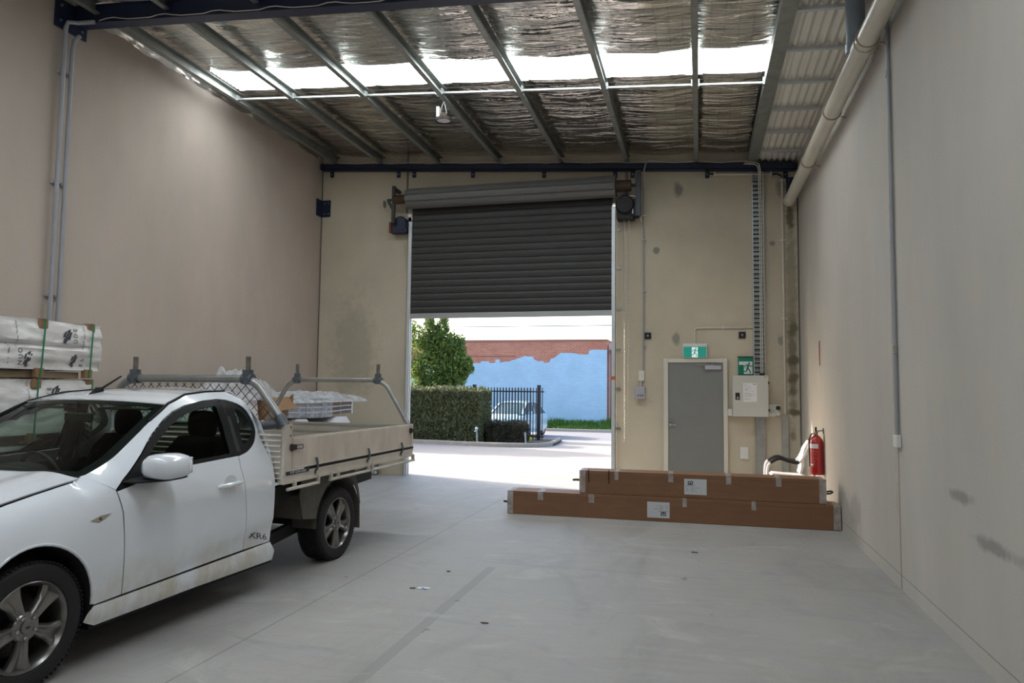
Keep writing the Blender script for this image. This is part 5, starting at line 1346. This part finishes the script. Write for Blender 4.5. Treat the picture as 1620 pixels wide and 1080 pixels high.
hedge('tall_hedge', 'tall clipped dark hedge along the kerb below the tree', -11.5,-7.05,22.6,24.0,-.15,1.52,30000,hedgel,.047)
hedge('low_hedge', 'low dark hedge in front of the parked car behind the kerb', -6.90,-5.62,22.9,23.8,-.15,.42,8000,smalll,.036,.05)
# marker posts
for x, y, h, l in ((-7.06,22.40,.46,'thin pale marker post between the tall hedge and the low hedge'),(-5.50,22.75,.30,'short pale marker post at right end of the low hedge')):
    o = solo('marker_post', MB().bar((x,y,-.15),(x-.02,y,h*.65),.05,.05,(0,1,0)), pm('post_grey', (.34,.34,.33), .8) if 'post_grey' not in bpy.data.materials else bpy.data.materials['post_grey'], l, 'marker post', 'marker posts')
    if h > .4: part('tap', MB().ball((x-.02,y-.03,h*.65),.055).cyl((x-.02,y-.03,h*.5),(x-.06,y-.10,h*.45),.02), whitepl, o)
# picket fence and gate
fm = pm('fence_black', (.012,.012,.016), .5)
g = gz0(25)
def palis(name, label, x0, x1, y, zb, ztop, step, posts, cat):
    t = thing(name, label, cat, ((x0+x1)/2,y,zb))
    for z in (ztop-.14, zb+.16): part('rail', MB().bar((x0,y,z),(x1,y,z),.03,.045), fm, t, smooth=False)
    for x in posts: part('post', MB().box((x-.06,y-.06,zb),(x+.06,y+.06,ztop+.10)), fm, t, bevel=.006)
    n = int((x1-x0)/step); px0 = x1
    first = None
    for k in range(n):
        x = x1-step*(k+.5)
        if any(abs(x-q) < .08 for q in posts): continue
        if first is None:
            m = MB().bar((x,y-.03,zb+.05),(x,y-.03,ztop-.03),.026,.026,(0,1,0)); m.lathe([(.018,0),(.001,.05)],(x,y-.03,ztop-.03),n=4)
            first = part('picket', m, fm, t, smooth=False); fx0 = x
        else:
            o = first.copy(); COL.objects.link(o); o.parent = t; o.location = (x-fx0,0,0)
    return t
palis('palisade_fence', 'black steel picket fence in front of the parked car', -9.2, -5.38, 25.0, g+.02, 1.66, .113, (-5.57,-8.6), 'fence')
palis('sliding_gate', 'black picket gate just behind the fence, seen through it', -8.5, -5.95, 25.6, g+.02, 1.66, .116, (-8.2,), 'gate')
solo('yellow_marker', MB().box((-5.95,24.85,gz0(25)+.07),(-5.80,24.95,gz0(25)+.17)), pm('fluoro', (.55,.75,.02), .5), 'small bright yellow marker at the foot of the picket fence', 'marker', bevel=.01)
# small car
def small_car():
    cx, cy, cz = -7.35, 28.6, gz0(28)
    t = thing('parked_car', 'small pale blue hatchback parked behind the black picket fence', 'car', (cx,cy,cz), rotz=math.radians(-9), local=True)
    body = pm('car_pale_blue', (.42,.62,.74), .3, coat=.8)
    # local: +y back, -y front (towards the camera)
    def ring(y, w, zl, zb, zt, wt):
        pts = []
        for s in (1,-1):
            seq = [(w*.9,zl),(w,zl+.15),(w,zb-.08),(w*.97,zb),(wt,zt-.05),(wt*.8,zt)]
            pts += [(s*a,y,z) for a, z in (seq if s > 0 else seq[::-1])]
        return pts
    S_ = [(-1.72,.60,.28,.60,.62,.45),(-1.62,.76,.22,.72,.76,.58),(-1.3,.82,.20,.84,.90,.62),(-.85,.83,.20,.92,.98,.62)]
    part('lower_body', MB().loft([ring(*q) for q in S_]+[ring(y,.83,.20,.94,1.0,.66) for y in (-.4,.6,1.3)]+[ring(1.75,.74,.25,.85,.92,.6)]), body, t, angle=60)
    cabin = [(-.95,.68,.92,.66),(-.30,.62,1.37,.56),(.2,.62,1.42,.56),(.9,.62,1.38,.55),(1.5,.68,.95,.62)]
    W0 = [(-.95,.72,.94),(1.62,.72,.94)]
    roofp = [(-.30,.56,1.36),(.1,.57,1.42),(.6,.57,1.42),(1.05,.54,1.36)]
    part('roof', MB().grid(lambda a, b: ((2*a-1)*lerp_tab([(y,w) for y,w,z in roofp], -.30+1.35*b), -.30+1.35*b, lerp_tab([(y,z) for y,w,z in roofp], -.30+1.35*b)+.03*(1-(2*a-1)**2)), 10, 10), body, t, solid=.03, recalc=False)
    gl = pm('car_glass', (.05,.11,.13), .08)
    part('windscreen', MB().grid(lambda a, b: ((2*a-1)*(.68-.13*b), -.98+.68*b-.08*(1-(2*a-1)**2)*(1-b), .94+.42*b), 8, 6), gl, t, recalc=False)
    part('rear_screen', MB().grid(lambda a, b: ((2*a-1)*(.66-.12*b), 1.6-.55*b, .94+.42*b), 6, 4), gl, t, recalc=False)
    for s in (1,-1):
        part('side_window', MB().add([(s*.735,-.80,.97),(s*.60,-.30,1.34),(s*.61,.2,1.385),(s*.61,.7,1.36),(s*.72,1.25,.97)], [(0,1,2,3,4)]), gl, t)
        part('pillar', MB().bar((s*.70,-.97,.94),(s*.57,-.29,1.38),.07,.05).bar((s*.735,.25,.95),(s*.61,.25,1.39),.05,.03,(0,1,0)).bar((s*.72,1.5,.95),(s*.56,1.03,1.37),.16,.05), body, t)
        part('mirror', MB().ball((s*.92,-.62,1.0),.09,10,8,(1,.6,.8)), body, t)
        part('headlight', MB().ball((s*.60,-1.58,.68),.12,12,8,(1,.6,1)), pm('lamp_clear', (.8,.82,.84), .1) if 'lamp_clear' not in bpy.data.materials else bpy.data.materials['lamp_clear'], t)
        for y in (-1.15,1.2): 
            w = part('wheel', MB().lathe([(.17,-.1),(.29,-.1),(.30,-.02),(.28,.02),(.18,.02)],(s*.74,y,.30),(s,0,0),24,cap=False), rubber, t)
            part('hubcap', MB().cyl((s*.74,y,.30),(s*.765,y,.30),.18,n=20), galv, w)
    part('number_plate', MB().box((-.18,-1.745,.42),(.18,-1.725,.52)), pm('plate_yellow', (.7,.72,.2), .5), t)
small_car()
# brick building
def brickmat(name, c1, c2, mort, bump=.3):
    t = NT(name); X = t.xyz()
    cb = t.n.new('ShaderNodeCombineXYZ'); t.L(X[0], cb.inputs[0]); t.L(X[2], cb.inputs[1])
    b = t.n.new('ShaderNodeTexBrick'); t.L(cb.outputs[0], b.inputs['Vector'])
    b.inputs['Color1'].default_value = (*c1,1); b.inputs['Color2'].default_value = (*c2,1); b.inputs['Mortar'].default_value = (*mort,1)
    b.inputs['Scale'].default_value = 1; b.inputs['Brick Width'].default_value = .24; b.inputs['Row Height'].default_value = .086; b.inputs['Mortar Size'].default_value = .011; b.inputs['Mortar Smooth'].default_value = .3
    c = t.mix(t.ramp(t.noise(1.2, 4), .4, .7, 0, .5), b.outputs[0], dk(c1, .8))
    t.set(col=c, rough=.85); return t.m
redb = brickmat('red_brick', (.42,.13,.085), (.50,.19,.12), (.42,.34,.28))
blub = brickmat('blue_painted_brick', (.36,.555,.75), (.40,.60,.79), (.29,.47,.65))
t = thing('brick_building', 'red brick building across the road with patchy light blue painted wall', 'building', (-12,37,-.3))
part('brick_wall', MB().box((-24,36,-.3),(-4.49,42,4.10)), redb, t)
part('coping', MB().box((-24,35.97,4.10),(-4.47,42,4.19)), pm('coping', (.28,.13,.10), .8), t)
st_ = [(-24,2.7),(-13,2.85),(-12.1,2.92),(-11.2,2.98),(-11.2,3.07),(-10.75,3.07),(-10.75,2.98),(-10.4,2.98),(-10.4,3.16),(-10.15,3.16),(-10.15,3.0),(-9.6,3.07),(-9.2,3.2),(-8.8,3.34),(-8.35,3.3),(-8.3,3.16),(-8.1,3.08),(-7.8,3.08),(-7.75,2.98),(-7.5,3.0),(-7.4,3.2),(-7.2,3.26),(-6.9,3.5),(-6.3,3.5),(-5.9,3.42),(-5.43,3.42),(-5.43,3.58),(-5.3,3.66),(-4.50,3.66),(-4.50,-.28),(-24,-.28)]
part('blue_paint', MB().prism([(x,35.99,z) for x, z in st_], (0,.006,0)), blub, t, smooth=False, label='light blue paint with ragged upper edge')
part('scaffold_line', MB().box((-13,35.985,3.32),(-9.3,35.996,3.35)), pm('seam', (.22,.09,.07), .8), t)
t = thing('neighbour_building', 'narrow sliver of pinkish brick building right of the blue wall', 'building', (-3,39,-.3))
part('brick_wall', MB().box((-4.465,36.35,-.3),(4,43,3.95)), brickmat('pink_brick', (.64,.45,.43), (.68,.49,.46), (.6,.5,.48)), t)
part('downpipe', MB().cyl((-4.30,36.30,-.3),(-4.30,36.30,3.6),.04), pm('dp_brown', (.2,.08,.06), .6), t)
part('eave_box', MB().box((-4.40,36.15,3.52),(-3.9,36.34,3.66)), bpy.data.materials['dp_brown'], t)
# grass verge
rn = random.Random(2)
m = MB()
for _ in range(15000):
    x = rn.uniform(-14,-3.4); y = 33.3+2.2*rn.random()**.8
    h = (.16+.42*((y-33.3)/2.6)**1.2)*(1+.5*noise.noise(V((x*1.3,y,3))))*rn.uniform(.6,1.15)
    w = .018; a = rn.uniform(0,PI); d = V((math.cos(a)*w, math.sin(a)*w, 0)); l = V((rn.gauss(0,.3)*h, rn.gauss(0,.3)*h, h)); b = V((x,y,-.29))
    m.add([b-d*1.6, b+d*1.6, b+d+l*.6, b+l], [(0,1,2,3)])
grassm = leafmat('grass_blade', (.03,.10,.012), (.05,.15,.02), (.10,.22,.04))
solo('verge_grass', m, grassm, 'long green grass growing along foot of the blue brick wall', 'grass', kind='stuff', smooth=False, recalc=False)
# overhead wire
m = MB().tube([(-40+6*k, 33, 4.62+.010*(k-6)**2) for k in range(14)], .02, 5); solo('power_line', m, pm('wire_grey', (.16,.18,.23), .6), 'thin overhead power line crossing the white sky', 'cable')
for x in (-40,38):
    pass

# ---------------------------------------------------------------- light, sky, camera
w = bpy.data.worlds.new('World'); S.world = w; w.use_nodes = True
nt = w.node_tree; bg = nt.nodes['Background']
sky = nt.nodes.new('ShaderNodeTexSky'); sky.sky_type = 'NISHITA'; sky.sun_disc = False
sky.sun_elevation = math.radians(26.6); sky.air_density = 1.0; sky.dust_density = 3.5; sky.ozone_density = .8
SD = V((1,-.30,-.511)).normalized()        # direction the sunlight travels
sky.sun_rotation = math.atan2(-SD.x, -SD.y)
nt.links.new(sky.outputs[0], bg.inputs[0]); bg.inputs[1].default_value = SKY
sl_ = bpy.data.lights.new('sun', 'SUN'); sl_.energy = SUN; sl_.angle = math.radians(.55); sl_.color = (1,.93,.83)
so = bpy.data.objects.new('sun', sl_); COL.objects.link(so); so.rotation_euler = SD.to_track_quat('-Z','Y').to_euler(); so.location = (-20,20,15)

cam = bpy.data.cameras.new('camera'); co = bpy.data.objects.new('camera', cam); COL.objects.link(co); S.camera = co
cam.sensor_width = 36; cam.lens = 1121.0/1620*36; cam.clip_end = 300; cam.clip_start = .05
yaw, pit, rol = math.radians(14.784), math.radians(3.851), math.radians(.6614)
cy, sy = math.cos(yaw), math.sin(yaw); cp, spn = math.cos(pit), math.sin(pit)
f0 = V((-sy,cy,0)); r0 = V((cy,sy,0)); u0 = V((0,0,1))
fw = cp*f0+spn*u0; uu = -spn*f0+cp*u0
rr = math.cos(rol)*r0+math.sin(rol)*uu; u2 = -math.sin(rol)*r0+math.cos(rol)*uu
mm = Matrix((rr, u2, -fw)).transposed().to_4x4(); mm.translation = (0,0,1.6); co.matrix_world = mm
S.view_settings.view_transform = 'Standard'; S.view_settings.look = 'None'; S.view_settings.gamma = 1; S.view_settings.use_curve_mapping = False
S.view_settings.exposure = EXPO
S.cycles.max_bounces = 10; S.cycles.diffuse_bounces = 5; S.cycles.transparent_max_bounces = 24; S.cycles.sample_clamp_indirect = 8
